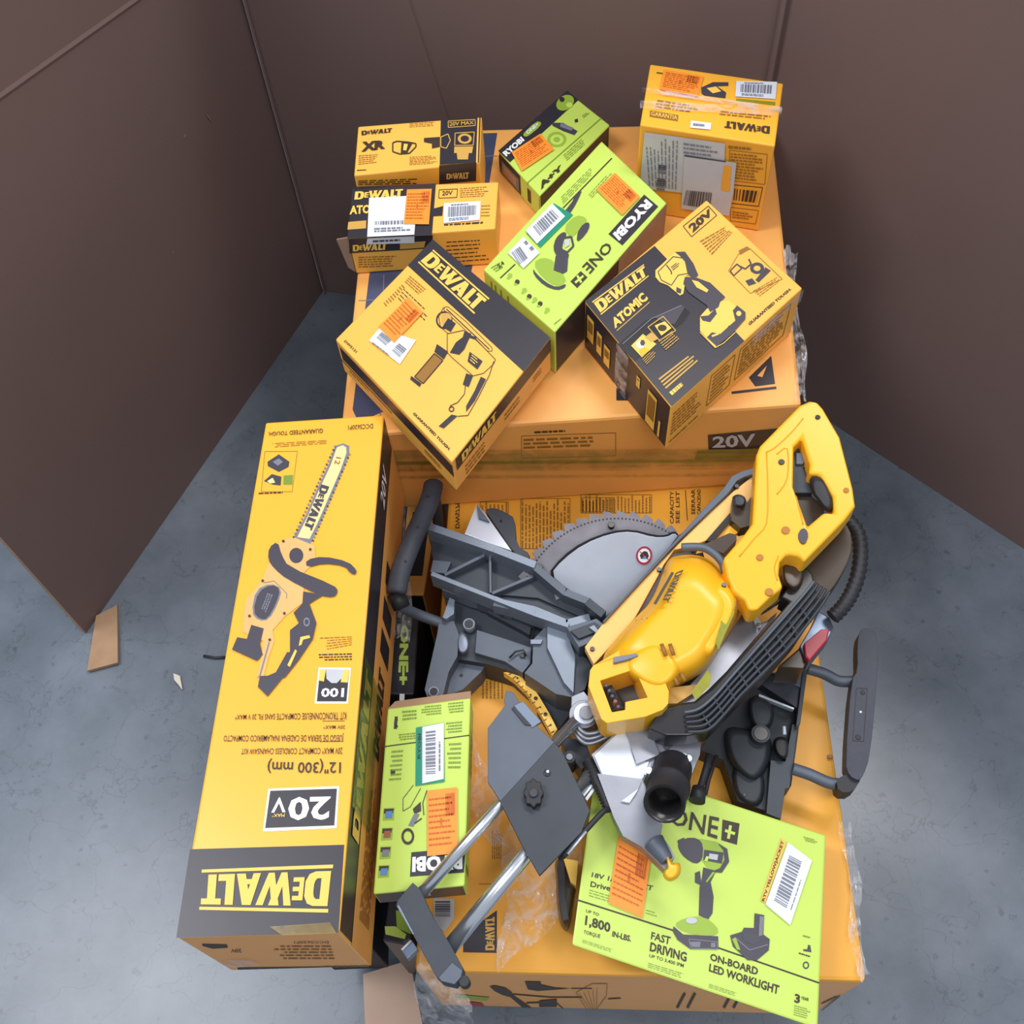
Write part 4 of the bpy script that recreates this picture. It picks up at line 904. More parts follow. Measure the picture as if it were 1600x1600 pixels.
T.poly('saw_grey', zM((1108, 790), (1160, 800), (1155, 905), (1190, 930), (1185, 990), (1120, 1045), (1070, 1045), (990, 970), (975, 910), (1040, 890), (1050, 868), (1105, 870)), 3)
T.poly('bar_ink', zM((1135, 805), (1158, 808), (1150, 910), (1130, 915)), 4); T.poly('green_dim', zM((985, 930), (1005, 920), (1030, 990), (1010, 985)), 4); T.poly('bar_dark', zM((1040, 895), (1100, 900), (1150, 930), (1100, 960), (1045, 935)), 4); T.line('bar_ink', zM((1000, 920), (1080, 990), (1180, 960)), 1.4, 4)
jo = mb.build('carton', jr)
class JJ: root = jr
orange(JJ, T, zM((368, 368), (545, 475), (498, 818), (312, 735)), 10, lay=6)
sticker(jr, T, 'amber_label', 'amber_label', zM((1252, 380), (1280, 400), (1165, 735), (1138, 722)), lambda f: f.text('ink', 'RTV YELLOW-JACKET'[:0] or 'RTV YELLOWJACKET', zM((1145, 722), (1252, 395), (1272, 402), (1163, 728)), .02, 5), lay=4)
sticker(jr, T, 'barcode_label', 'white_label', zM((1288, 405), (1418, 505), (1300, 855), (1165, 742)), lambda f: (f.bars('bar_ink', zM((1212, 720), (1295, 475), (1362, 510), (1280, 762)), 30, 7), f.rows('bar_ink', zM((1298, 770), (1372, 550), (1380, 555), (1306, 775)), 1, .5, 7)), lay=6)

# tool bag wedged left of the green box
mb = MB(); dome(mb, z('M', (20, 480), (140, 500), (150, 600), (128, 720), (105, 890), (60, 880), (35, 760), (30, 600)), .42, .363, 'smoke_brown', sm=2)
slab(mb, z('M', (40, 490), (75, 495), (80, 700), (100, 820), (70, 830), (45, 700)), .428, .40, 'rubber')
slab(mb, z('M', (70, 490), (150, 505), (140, 640), (110, 620)), .432, .41, 'gold')
tag(mb.build('tool_bag'), 'small dark brown bag with an orange patch, wedged left of the large green box', 'bag')

# ================================================================== MITER SAW
so_ = onz((960, 1100), .361)
S = empty('miter_saw', so_, 'yellow and grey sliding miter saw with black side handles lying on the large carton', 'miter saw')
def part(name, fn, bevel=.0015, label=None, smooth=False, parent=None):
    mb = MB(); fn(mb); o = mb.build(name, S if parent is None else None, bevel=bevel, smooth=smooth) if parent is None else None
    if parent is not None:
        for v in mb.bm.verts: v.co -= S.location
        me = bpy.data.meshes.new(name); mb.bm.to_mesh(me); mb.bm.free()
        for m in mb.mats: me.materials.append(MATS[m])
        o = bpy.data.objects.new(name, me); COL.objects.link(o); o.parent = parent
        if bevel:
            b = o.modifiers.new('bevel', 'BEVEL'); b.width = bevel; b.segments = 2; b.limit_method = 'ANGLE'; b.angle_limit = math.radians(40)
    if label: o['label'] = label
    return o
zG = lambda *p: z('G', *p)
zH = lambda *p: z('H', *p)
zI = lambda *p: z('I', *p)
zJ = lambda *p: z('J', *p)
zK = lambda *p: z('K', *p)
zL = lambda *p: z('L', *p)
zN = lambda *p: z('N', *p)
def t3(k, pts): return [(*z1(k, x, y), h) for x, y, h in pts]
# base
def f(mb):
    slab(mb, zG((400, 690), (930, 900), (1000, 1000), (920, 1180), (860, 1215), (700, 1165), (640, 1150), (480, 1125), (465, 900), (420, 800)), .425, .362, 'casting_dark')
    slab(mb, zG((600, 960), (760, 1010), (910, 1060), (905, 1150), (860, 1205), (760, 1140), (590, 1090)), .438, .40, 'casting')
    slab(mb, zG((640, 780), (920, 890), (900, 990), (850, 960), (660, 860)), .440, .41, 'casting_dark')
    slab(mb, zG((385, 905), (470, 910), (500, 990), (490, 1110), (440, 1200), (405, 1345), (320, 1345), (303, 1300), (375, 980)), .440, .362, 'casting')
    slab(mb, zG((480, 1125), (560, 1105), (660, 1140), (625, 1200), (520, 1300), (420, 1340), (440, 1200)), .410, .362, 'casting')
    slab(mb, zG((425, 900), (405, 890), (445, 775), (475, 790), (470, 870)), .452, .42, 'casting_light')
    dome(mb, zG((480, 1030), (505, 950), (560, 1000), (560, 1090), (500, 1115)), .446, .40, 'casting_light', sm=2)
    slab(mb, zG((920, 1015), (1000, 930), (1105, 950), (1185, 1090), (1175, 1250), (1150, 1345), (1050, 1325), (870, 1205), (915, 1150)), .462, .37, 'casting')
    slab(mb, zG((1000, 935), (1105, 955), (1160, 1110), (1150, 1320), (1095, 1260), (1000, 1060)), .470, .45, 'casting_light')
    slab(mb, zG((905, 1015), (975, 1015), (965, 1040), (905, 1040)), .468, .45, 'casting_light')
    slab(mb, zG((1190, 1080), (1255, 1170), (1215, 1300), (1150, 1340), (1160, 1180)), .465, .40, 'casting_dark')
    slab(mb, zG((930, 1310), (1060, 1330), (1130, 1440), (1040, 1560), (940, 1400)), .40, .362, 'deep')
    slab(mb, zG((740, 1165), (860, 1205), (920, 1310), (900, 1330), (800, 1240)), .395, .364, 'casting_dark')
part('base_casting', f)
def f(mb): slab(mb, [(870, 1040), (1000, 980), (1180, 1040), (1205, 1080), (1130, 1125), (1060, 1145), (930, 1125)], .395, .362, 'casting_dark')
part('turntable', f)
def f(mb): slab(mb, [(960, 1060), (1040, 1050), (1060, 1115), (990, 1140)], .505, .39, 'casting_dark')
part('pivot_post', f)
for (p, r, za, zb_, mm) in (((555, 925), 10.5, .42, .4455, 'casting_light'), ((355, 1310), 9, .42, .4455, 'casting_light'), ((512, 1215), 3, .40, .4115, 'casting_dark'), ((860, 1105), 5, .42, .441, 'casting_dark')):
    def f(mb): ring(mb, z1('G', *p), za, zb_, r/1130, mm, 'glossy_black', .75)
    part('mounting_socket', f, 0)
def f(mb): tube(mb, t3('G', [(785, 1120, .445), (820, 1085, .446), (865, 1075, .446), (880, 1110, .444)]), .0016, 'glossy_black', 6)
part('retaining_clip', f, 0)
def f(mb):
    slab(mb, zG((750, 1200), (800, 1200), (870, 1215), (950, 1330), (1010, 1430), (1058, 1525), (1030, 1565), (960, 1430), (880, 1310), (810, 1240)), .415, .395, 'gold')
    T = Face(mb, onz(z1('G', 900, 1350), .416), (0, 0, 1))
    for i in range(12):
        t = i/11; p = z1('G', 800+240*t, 1205+330*t**1.15); T.line('ink', [p, (p[0]-5, p[1]+3)], 1.2, 1)
    for p in ((875, 1240), (935, 1350), (990, 1440)): T.disc('ink', z1('G', *p), 3, 3, 1)
    for p in ((830, 1235), (905, 1330), (960, 1400), (1020, 1500)): T.disc('ink', z1('G', *p), 1.5, 1.5, 1)
part('miter_scale', f, .0008, 'yellow curved angle scale')
# fence
def f(mb):
    slab(mb, zG((325, 380), (930, 600), (1110, 750), (1320, 880), (1200, 1000), (1110, 950), (940, 875), (340, 625), (350, 560)), .470, .455, 'casting_dark')
    def rail(pts, w, za, zb, m): # thin upright rail
        for (a, b) in zip(pts, pts[1:]):
            a_, b_ = z1('G', *a), z1('G', *b); dx, dy = b_[0]-a_[0], b_[1]-a_[1]; L = math.hypot(dx, dy); nx, ny = -dy/L*w/2, dx/L*w/2; ex, ey = dx/L*1.2, dy/L*1.2
            slab(mb, [(a_[0]+nx-ex, a_[1]+ny-ey), (b_[0]+nx+ex, b_[1]+ny+ey), (b_[0]-nx+ex, b_[1]-ny+ey), (a_[0]-nx-ex, a_[1]-ny-ey)], za, zb, m)
    rail([(325, 370), (700, 500), (930, 590)], 11, .505, .455, 'casting_light')
    rail([(930, 600), (1100, 745), (1240, 800)], 11, .502, .455, 'casting')
    rail([(1230, 800), (1318, 870)], 13, .505, .46, 'casting_dark')
    rail([(345, 640), (700, 780), (930, 870), (1120, 935)], 7, .492, .455, 'casting_light')
    rail([(700, 800), (930, 850), (1110, 925), (1240, 890)], 13, .482, .455, 'casting_light')
    rail([(420, 645), (640, 535)], 5, .488, .455, 'casting'); rail([(675, 530), (678, 745)], 4, .488, .455, 'casting'); rail([(690, 750), (915, 655)], 5, .488, .455, 'casting')
    slab(mb, zG((350, 562), (455, 572), (425, 640), (335, 632)), .484, .455, 'casting')
    slab(mb, zG((940, 655), (1100, 760), (1300, 880), (1200, 890), (950, 780), (720, 760)), .476, .455, 'casting_dark')
    slab(mb, zG((1040, 755), (1100, 770), (1050, 790)), .480, .46, 'casting_light')
part('rear_fence', f, .001)
def f(mb):
    slab(mb, zG((1110, 945), (1280, 895), (1375, 970), (1300, 1010), (1180, 1060)), .500, .45, 'casting')
    slab(mb, zG((1130, 965), (1270, 915), (1320, 955), (1180, 1010)), .506, .49, 'casting_dark')
    slab(mb, zG((1235, 945), (1265, 930), (1310, 985), (1275, 975)), .510, .50, 'casting_light')
part('fence_tip', f, .001)
def f(mb):
    slab(mb, zG((400, 700), (560, 755), (600, 770), (600, 800), (560, 790), (400, 730)), .458, .43, 'casting_light')
    slab(mb, zG((600, 770), (740, 830), (925, 885), (925, 920), (740, 860), (600, 810)), .455, .43, 'casting')
    slab(mb, zG((750, 830), (800, 838), (798, 868), (752, 855)), .462, .44, 'casting_light')
part('front_fence', f, .001)
def f(mb):
    slab(mb, zG((600, 245), (650, 300), (800, 512), (660, 465), (530, 415)), .478, .468, 'silver')
    slab(mb, zG((600, 245), (672, 345), (610, 325)), .484, .475, 'casting')
part('fence_bracket', f, .001, 'silver triangular bracket')
def f(mb):
    slab(mb, smooth_loop(zG((640, 275), (700, 265), (760, 290), (820, 325), (822, 480), (910, 530), (880, 575), (800, 515), (700, 360)), 1), .466, .42, 'casting_dark')
    ring(mb, z1('G', 738, 340), .46, .4675, 2.5/1130, 'glossy_black', 'glossy_black')
part('stop_arm', f, .001)
# left handle
def f(mb):
    tube(mb, spline(t3('G', [(355, 128, .500), (330, 230, .516), (240, 440, .520), (170, 620, .520), (142, 755, .512)])), [.010]+[.0160]*23+[.012], 'grip', 16, flat=.8)
    for t in ((318, 195), (263, 375), (195, 570)): cyl(mb, z1('G', *t), .52, .5335, .0022, 'rubber', 10)
h = part('carry_handle', f, 0)
def f(mb): tube(mb, spline(t3('G', [(150, 790, .495), (185, 835, .480), (270, 875, .450), (420, 930, .430)])), .0085, 'casting', 14)
part('handle_tube', f, 0, parent=h)
def f(mb): tube(mb, t3('G', [(355, 150, .495), (372, 260, .450), (385, 420, .42)]), .0085, 'deep', 12)
part('handle_tube', f, 0, parent=h)
def f(mb): tube(mb, t3('G', [(138, 750, .500), (175, 835, .486)]), .0135, 'rubber', 12)
part('grip_collar', f, 0, parent=h)
# right handle
def f(mb):
    slab(mb, smooth_loop(zK((1345, 200), (1400, 178), (1478, 222), (1468, 560), (1420, 1080), (1375, 1200), (1345, 1245), (1275, 1210), (1248, 1120), (1290, 540), (1335, 480), (1330, 300)), 1), .455, .425, 'grip')
    for p, r in (((1370, 630), .0035), ((1338, 940), .004)): cyl(mb, z1('K', *p), .45, .4562, r, 'rubber', 12)
    T = Face(mb, onz(z1('K', 1350, 800), .4553), (0, 0, 1)); T.outline('rubber', zK((1325, 600), (1400, 605), (1375, 970), (1300, 965)), .9, 1)
    cyl(mb, z1('K', 1355, 765), .452, .4562, .002, 'silver', 8)
h = part('carry_handle', f, .003)
def f(mb): tube(mb, spline(t3('K', [(985, 465, .430), (1100, 500, .428), (1200, 550, .428), (1300, 555, .430)])), .0088, 'casting', 14)
part('handle_tube', f, 0, parent=h)
def f(mb): tube(mb, spline(t3('K', [(880, 1160, .430), (1000, 1200, .428), (1140, 1260, .428), (1250, 1270, .430)])), .0088, 'casting', 14)
part('handle_tube', f, 0, parent=h)
def f(mb): slab(mb, smooth_loop(zK((1185, 1230), (1280, 1190), (1365, 1220), (1300, 1325), (1200, 1320)), 1), .448, .415, 'rubber')
part('grip_collar', f, 0, parent=h)
# right base extension
def f(mb):
    slab(mb, zK((680, 500), (955, 470), (930, 850), (872, 1280), (820, 1300), (800, 1490), (500, 1385), (400, 1100), (240, 1030), (380, 820), (560, 660)), .405, .362, 'deep')
    slab(mb, zK((700, 500), (955, 468), (945, 640), (915, 740), (640, 560)), .428, .39, 'casting_dark')
    slab(mb, zK((740, 495), (950, 470), (945, 600), (860, 560)), .432, .42, 'casting')
    slab(mb, zK((955, 470), (985, 480), (935, 850), (905, 870)), .436, .38, 'casting_dark')
    slab(mb, zK((650, 640), (895, 738), (890, 750), (645, 655)), .431, .42, 'silver')
    slab(mb, zK((880, 850), (915, 860), (860, 1290), (830, 1300), (800, 1510), (700, 1470), (730, 1100), (830, 1110)), .425, .38, 'casting_dark')
    dome(mb, zK((390, 860), (580, 880), (740, 920), (740, 1100), (650, 1260), (560, 1250), (420, 1100)), .435, .39, 'deep', sm=2)
    dome(mb, zK((440, 1090), (700, 1120), (690, 1460), (480, 1390)), .420, .38, 'deep', sm=2)
    dome(mb, zK((560, 690), (640, 640), (740, 700), (760, 800), (720, 900), (600, 900)), .445, .39, 'deep', sm=2)
    cyl(mb, z1('K', 662, 915), .40, .448, .014, 'casting_dark', 20); cyl(mb, z1('K', 662, 915), .445, .4492, .0105, 'glossy_black', 20)
    dome(mb, zK((740, 960), (800, 930), (860, 960), (850, 1110), (770, 1080)), .442, .40, 'rubber', sm=2)
    tube(mb, t3('K', [(822, 868, .445), (826, 925, .445)]), .003, 'silver', 8)
    cyl(mb, z1('K', 550, 1340), .41, .4215, .003, 'glossy_black', 10)
part('base_extension', f, .0012)
# blade
BC = (965, 965); BZ = .440; BG = -.0007
def f(mb):
    c0 = onz(BC, BZ); pts = []
    r = (onz((965, 797), BZ)-c0).length
    N = 48
    P = []
    for k in range(N):
        for (da, rr) in ((0, 1.0), (.30, .985), (.62, .972), (.78, .935), (.88, .965)):
            a = 2*math.pi*(k+da)/N; P.append((BC[0]+168*rr*math.cos(a), BC[1]+168*rr*math.sin(a)))
    P = [p for p in P if p[1] < 1050]
    slab(mb, P, BZ, BZ-.0025, 'blade_steel', gy=BG)
    hb = lambda p, d=0: onz(p, BZ+d+BG*(p[1]-950))
    T = Face(mb, hb((965, 965), .0002), (hb((1060, 900))-hb((900, 900))).cross(hb((960, 820))-hb((960, 1000))))
    for k in range(60):
        a = math.radians(200+k*2.2); T.disc('saw_grey', (BC[0]+155*math.cos(a), BC[1]+155*math.sin(a)), 1.6, 1.6, 1, n=6)
part('saw_blade', f, 0)
def f(mb):
    slab(mb, smooth_loop(zH((60, 670), (160, 545), (300, 445), (480, 378), (620, 365), (770, 405), (850, 405), (895, 375), (935, 405), (700, 675), (430, 985), (420, 905), (300, 820), (190, 770)), 1), BZ+.006, BZ+.002, 'glossy_black', gy=BG)
part('guard_rim', f, 0)
def f(mb):
    slab(mb, smooth_loop(zH((82, 662), (165, 565), (305, 460), (480, 392), (620, 378), (760, 418), (850, 417), (898, 388), (930, 415), (700, 672), (440, 968), (425, 900), (300, 812), (195, 762)), 1), BZ+.009, BZ+.006, 'silver', gy=BG)
    hb = lambda p, d=0: onz(p, BZ+d+BG*(p[1]-950))
    T = Face(mb, hb((1000, 865), .0098), (hb((1060, 900))-hb((900, 900))).cross(hb((960, 820))-hb((960, 1000)))); c_ = z1('H', 700, 537)
    T.disc('white_print', c_, 12.5, 14.5, 1, rot=.2); T.disc('red', c_, 12.5, 14.5, 2, rot=.2, inner=.78, n=28)
    T.poly('ink', zH((685, 520), (700, 508), (720, 512), (732, 540), (722, 560), (700, 555), (680, 560), (672, 535)), 2); T.line('red', zH((672, 510), (730, 566)), 1.4, 3); T.poly('blue_print', zH((690, 545), (712, 540), (714, 556), (695, 558)), 3)
part('blade_guard', f, .0008)
for p in ((485, 335), (15, 610)):
    def f(mb): q = z1('H', *p); hh = BZ+BG*(q[1]-950); cyl(mb, q, hh-.001, hh+.006, .0052, 'glossy_black', 12)
    part('guard_screw', f, .0005)
GX, GY = .00013, -.00013
# motor plate (amber) + dark arm edge
def f(mb):
    slab(mb, zH((310, 1140), (430, 985), (640, 760), (930, 455), (1130, 260), (1270, 130), (1345, 70))+zI((405, 560), (405, 700), (245, 850), (150, 960), (0, 1010))+zH((1000, 480), (900, 500), (830, 600), (810, 640), (640, 950), (520, 1090), (370, 1255)), .545, .530, 'tool_amber', gx=GX, gy=GY)
part('gear_plate', f, .001, 'pale amber plate')
def f(mb):
    P = [z1('H', 430, 975), z1('H', 640, 745), z1('H', 930, 425), z1('H', 1100, 250), z1('H', 1240, 110)]+zI((270, 590), (330, 560), (405, 540))
    zf = lambda p, h: h+GX*(p[0]-1100)+GY*(p[1]-950)
    W_ = [2.5, 2.5, 4, 9, 11, 11, 10, 10]
    o_, i_ = [], []
    for k, p in enumerate(P):
        a = P[max(k-1, 0)]; b = P[min(k+1, len(P)-1)]; dx, dy = b[0]-a[0], b[1]-a[1]; L = math.hypot(dx, dy)
        nx, ny = -dy/L, dx/L; o_.append((p[0]-nx*W_[k]*.5, p[1]-ny*W_[k]*.5)); i_.append((p[0]+nx*W_[k]*.5, p[1]+ny*W_[k]*.5))
    slab(mb, o_+i_[::-1], .552, .52, 'casting', gx=GX, gy=GY)
part('arm_edge', f, .001)
for p, dz_ in ((z1('H', 800, 628), 0), (z1('H', 360, 1150), 0), (z1('H', 1310, 80), 0), (z1('H', 1228, 728), .062), (z1('H', 1115, 967), .066)):
    def f(mb): zz_ = .548+GX*(p[0]-1100)+GY*(p[1]-950)+dz_; cyl(mb, p, zz_-.006, zz_+.001, .0034, 'glossy_black', 10)
    part('plate_screw', f, 0)
def f(mb):
    slab(mb, zI((250, 850), (260, 700), (300, 690), (350, 740), (390, 680), (390, 880), (310, 900)), .575, .55, 'smoke_brown', gx=GX, gy=GY)
    dome(mb, zI((255, 700), (300, 685), (345, 710), (340, 770), (270, 770)), .59, .56, 'casting_dark', gx=GX, gy=GY)
    slab(mb, zI((80, 1000), (240, 930), (280, 940), (285, 975), (200, 1060), (120, 1020)), .572, .55, 'smoke_brown', gx=GX, gy=GY)
    slab(mb, zI((190, 960), (300, 800), (320, 880), (290, 930), (240, 960)), .560, .55, 'tool_yellow', gx=GX, gy=GY)
    tube(mb, spline([(*p, .600) for p in zI((-60, 1020), (60, 1020), (130, 1050), (190, 1110), (212, 1180))]), .006, 'casting', 12)
    slab(mb, zI((90, 980), (255, 790), (265, 830), (130, 985)), .552, .545, 'glossy_black', gx=GX, gy=GY)
part('drive_linkage', f, .001)
# motor housing
def f(mb):
    body = [(1042, 877), (1054, 868), (1089, 866), (1113, 876), (1135, 900), (1156, 920), (1160, 945), (1146, 978), (1122, 1018), (1111, 1037), (1094, 1055), (1060, 1072), (1035, 1088), (968, 1060), (935, 1034), (963, 997), (992, 966), (1018, 940), (1036, 895)]
    dome(mb, body, .618, .540, 'tool_yellow', sm=2, steps=9, inset=.55, gx=GX, gy=GY, power=2.4)
    dome(mb, zH((1170, 640), (1260, 680), (1320, 760), (1335, 860), (1260, 1040), (1180, 1180), (1130, 1250), (1060, 1240), (1040, 1120), (1060, 1000), (1120, 850)), .612, .545, 'tool_yellow', sm=2, steps=6, inset=.4, gx=GX, gy=GY)
    dome(mb, [(975, 1015), (1020, 990), (1055, 1010), (1075, 1040), (1060, 1070), (1035, 1085), (1000, 1075), (960, 1045)], .622, .55, 'tool_yellow', sm=2, steps=6, inset=.45, gx=GX, gy=GY)
mo = part('motor_housing', f, 0)
def f(mb):
    T = Face(mb, onz((1070, 940), .621), (0, 0, 1))
    zz_ = lambda p: .6215+GX*(p[0]-1100)+GY*(p[1]-950)
    q = zH((965, 630), (860, 850), (815, 840), (905, 655)); T.dw('ink', q, 1, False)
    T.line('ink', zH((890, 650), (770, 860)), 4.5, 1)
    T2 = Face(mb, onz(z1('H', 750, 950), .598), (0, 0, 1))
    for i in range(6): T2.disc('brown_ink', z1('H', 650+i*35, 965-i*7), 1.2, 1.2, 1, n=6)
part('brand_badge', f, 0, parent=mo, label='dark brand lettering on the motor housing')
for a, b in (((815, 1120), (845, 1200)), ((870, 1120), (895, 1195)), ((890, 1320), (925, 1390)), ((945, 1310), (970, 1365))):
    def f(mb):
        pa, pb = z1('H', *a), z1('H', *b); h1 = .611 if a[1] < 1200 else .592; tube(mb, [(*pa, h1), (*pb, h1-.002)], .0028, 'brown_ink', 8, flat=.5)
    part('vent_slot', f, 0, parent=mo)
def f(mb):
    T = Face(mb, onz(z1('H', 1220, 980), .6125), (0, 0, 1)); T.poly('olive_label', zH((1225, 850), (1280, 830), (1310, 800), (1290, 930), (1230, 1060), (1190, 1160), (1170, 1110), (1200, 1000)), 1)
    T.rows('ink', zH((1290, 900), (1325, 820), (1335, 840), (1300, 910)), 3, .5, 2)
    T = Face(mb, onz(z1('H', 1070, 1420), .578), (0, 0, 1)); T.poly('olive_label', zH((1120, 1290), (1145, 1330), (1130, 1400), (1040, 1490), (1010, 1440)), 1)
part('warning_label', f, 0, parent=mo)
# battery socket
def f(mb):
    outer = zJ((225, 680), (245, 650), (380, 605), (560, 575), (590, 600), (675, 800), (670, 870), (640, 905), (540, 945), (320, 982), (290, 960), (215, 770))
    inner = zJ((283, 740), (480, 675), (552, 835), (425, 860), (425, 905), (350, 918))
    slab(mb, outer, .618, .560, 'tool_yellow', holes=[inner], gx=GX, gy=GY)
    slab(mb, zJ((250, 650), (400, 560), (560, 520), (660, 640), (680, 800), (600, 620), (560, 575), (380, 605)), .606, .55, 'tool_yellow', gx=GX, gy=GY)
    slab(mb, zJ((270, 730), (490, 665), (560, 840), (430, 920), (345, 925)), .566, .560, 'smoke_brown', gx=GX, gy=GY)
    slab(mb, zJ((285, 745), (335, 735), (420, 900), (350, 915)), .590, .565, 'glossy_black', gx=GX, gy=GY)
    for i in range(5): cyl(mb, z1('J', 318+i*17, 765+i*30), .57, .585, .003, 'rust' if i == 3 else 'saw_grey', 8)
    slab(mb, zJ((360, 605), (490, 583), (500, 600), (420, 625), (358, 640)), .624, .61, 'bar_ink', gx=GX, gy=GY)
part('battery_dock', f, .003)
# handle
def f(mb):
    outer = zI((735, 105), (790, 112), (825, 150), (930, 330), (1012, 650), (1027, 760), (960, 850), (705, 1112), (680, 1075), (600, 1060), (555, 1110), (548, 1190), (575, 1270), (490, 1335), (410, 1412), (360, 1412), (335, 1350), (260, 1290), (225, 1200), (200, 1090), (330, 940), (382, 870), (408, 440), (430, 385), (680, 130))
    hole = zI((642, 390), (692, 335), (742, 500), (735, 560), (805, 565), (885, 700), (893, 805), (830, 800), (728, 888), (690, 780), (638, 640))
    slab(mb, outer, .612, .570, 'tool_yellow', holes=[hole], gx=GX, gy=GY)
hd = part('main_handle', f, .011)
hd.modifiers['bevel'].segments = 5
def f(mb):
    tube(mb, [(*p, .655) for p in zI((735, 330), (830, 510))], .0001, 'tool_yellow', 6)
def f(mb):
    dome(mb, zI((700, 330), (800, 260), (880, 300), (950, 480), (990, 640), (930, 700), (840, 590), (745, 520)), .660, .64, 'tool_yellow', sm=2, inset=.5)
part('grip_swell', f, 0, parent=hd)
for pts in (((470, 425), (520, 400), (620, 310), (700, 215)), ((470, 425), (478, 640), (470, 870), (400, 960), (300, 1080)), ((535, 440), (600, 405), (600, 590), (535, 690)), ((655, 700), (670, 760), (700, 880)), ((545, 1075), (520, 1150), (540, 1230))):
    def f(mb): tube(mb, spline([(*p, .6122+GX*(p[0]-1100)+GY*(p[1]-950)) for p in zI(*pts)], 3), .0010, 'amber_line', 6)
    part('moulded_line', f, 0, parent=hd)
for i in range(3):
    def f(mb): o = i*32; tube(mb, spline([(*p, .661-.002*abs(i-1)) for p in zI((745+o*.2, 345+o), (800+o*.2, 345+o), (850+o*.1, 315+o))], 4), .0012, 'gold', 6)
    part('grip_ridge', f, 0, parent=hd)
def f(mb): tube(mb, spline([(*p, .655) for p in zI((800, 520), (860, 540), (890, 590), (930, 590), (945, 550))], 4), .0011, 'gold', 6)
part('grip_ridge', f, 0, parent=hd)
zz_ = lambda p, h: h+GX*(p[0]-1100)+GY*(p[1]-950)
for p, m, r in (((792, 205), 'glossy_black', .0038), ((565, 485), 'glossy_black', .0045), ((970, 662), 'amber_hole', .004), ((592, 912), 'amber_hole', .006), ((430, 1082), 'amber_hole', .005), ((488, 1298), 'amber_hole', .0058)):
    def f(mb): q = z1('I', *p); cyl(mb, q, zz_(q, .608), zz_(q, .6135), r, m, 14)
    part('handle_screw', f, 0, parent=hd)
def f(mb): slab(mb, smooth_loop(zI((685, 905), (715, 900), (735, 945), (715, 998), (685, 995), (665, 945)), 1), .6145, .608, 'saw_grey', gx=GX, gy=GY)
part('lock_button', f, 0, parent=hd)
def f(mb):
    dome(mb, zI((735, 565), (800, 562), (840, 600), (890, 720), (892, 800), (845, 805), (800, 740), (750, 680)), .616, .585, 'rubber', sm=1, inset=.4, gx=GX, gy=GY)
    tube(mb, [(*p, .648) for p in zI((770, 585), (800, 600))], .004, 'casting_dark', 8)
part('trigger', f, 0)
def f(mb):
    slab(mb, zI((600, 420), (690, 330), (750, 440), (740, 520), (700, 520), (760, 680), (700, 680), (630, 680)), .590, .57, 'casting_dark', gx=GX, gy=GY)
    slab(mb, zI((655, 430), (725, 430), (720, 455), (700, 500), (655, 500)), .594, .58, 'casting', gx=GX, gy=GY)
    slab(mb, zI((640, 600), (740, 690), (830, 760), (830, 830), (720, 900), (650, 750)), .580, .565, 'smoke_brown', gx=GX, gy=GY)
part('handle_mount', f, .001)
# dark rear guard disc & dust hose
def f(mb):
    slab(mb, smooth_loop(zI((560, 1100), (620, 1050), (700, 1100), (820, 990), (960, 850), (1010, 950), (1000, 1080), (920, 1230), (840, 1330), (740, 1430), (640, 1300), (560, 1230)), 1), .560, .530, 'smoke_brown', gx=GX, gy=GY)
part('rear_guard', f, .002)
def f(mb):
    P = spline([(*p, h) for p, h in zip(zI((975, 845), (1040, 930), (1058, 1050), (1045, 1180), (1005, 1300), (950, 1390), (880, 1460)), (.575, .572, .57, .565, .56, .555, .55))], 10)
    R_ = [.0115 if k % 3 else .0092 for k in range(len(P))]
    tubew(mb, [onz((x, y), h) for x, y, h in P], R_, 'rubber', 14)
part('dust_hose', f, 0)
def f(mb):
    slab(mb, zK((1060, 60), (1140, 110), (1170, 180), (1130, 260), (1000, 420), (960, 380), (930, 310), (1000, 190)), .535, .50, 'blue_steel')
    slab(mb, zK((960, 290), (1080, 190), (1140, 190), (1120, 270), (1000, 410), (970, 380)), .542, .53, 'red')
    slab(mb, zK((780, 450), (930, 320), (975, 430), (960, 465)), .530, .47, 'smoke_brown')
part('lamp_shroud', f, .002, 'blue-grey and red shroud below the hose')
# belt cover: ribbed
def f(mb):
    up_ = zK((-40, 745), (90, 715), (200, 700), (330, 600), (600, 300), (860, 0))+zI((560, 1330), (660, 1200), (700, 1120))
    dn_ = zI((760, 1190), (790, 1330), (760, 1420))+zK((1050, 50), (900, 270), (700, 500), (500, 690), (380, 820), (290, 905), (150, 930), (0, 930), (-120, 880))
    slab(mb, up_+dn_, .585, .545, 'glossy_black', gx=GX*.5, gy=GY*.5)
part('belt_cover', f, .004)
def f(mb):
    for off in range(5):
        t = off/4
        P = []
        for a, b in (((130, 770), (150, 905)), ((230, 745), (290, 890)), ((340, 655), (400, 790)), ((450, 530), (520, 650)), ((600, 360), (680, 490)), ((760, 180), (860, 310)), ((900, 20), (1020, 110)), ((985, -80), (1100, 0)), ((1030, -140), (1140, -70))):
            P.append((*z1('K', a[0]+(b[0]-a[0])*t, a[1]+(b[1]-a[1])*t), .592))
        P = [(x, y, h+GX*.5*(x-1100)+GY*.5*(y-950)) for x, y, h in P]
        tube(mb, spline(P, 5), .0022, 'casting_dark' if off else 'casting', 8)
    for i in range(9):
        a = z1('K', 250+i*85, 760-i*92+(0 if i else 10)); b = z1('K', 320+i*86, 880-i*92)
        za = .591+GX*.5*(a[0]-1100)+GY*.5*(a[1]-950)
        tube(mb, [(*a, za), (*b, za)], .0017, 'casting_dark', 6)
part('vent_grille', f, 0)
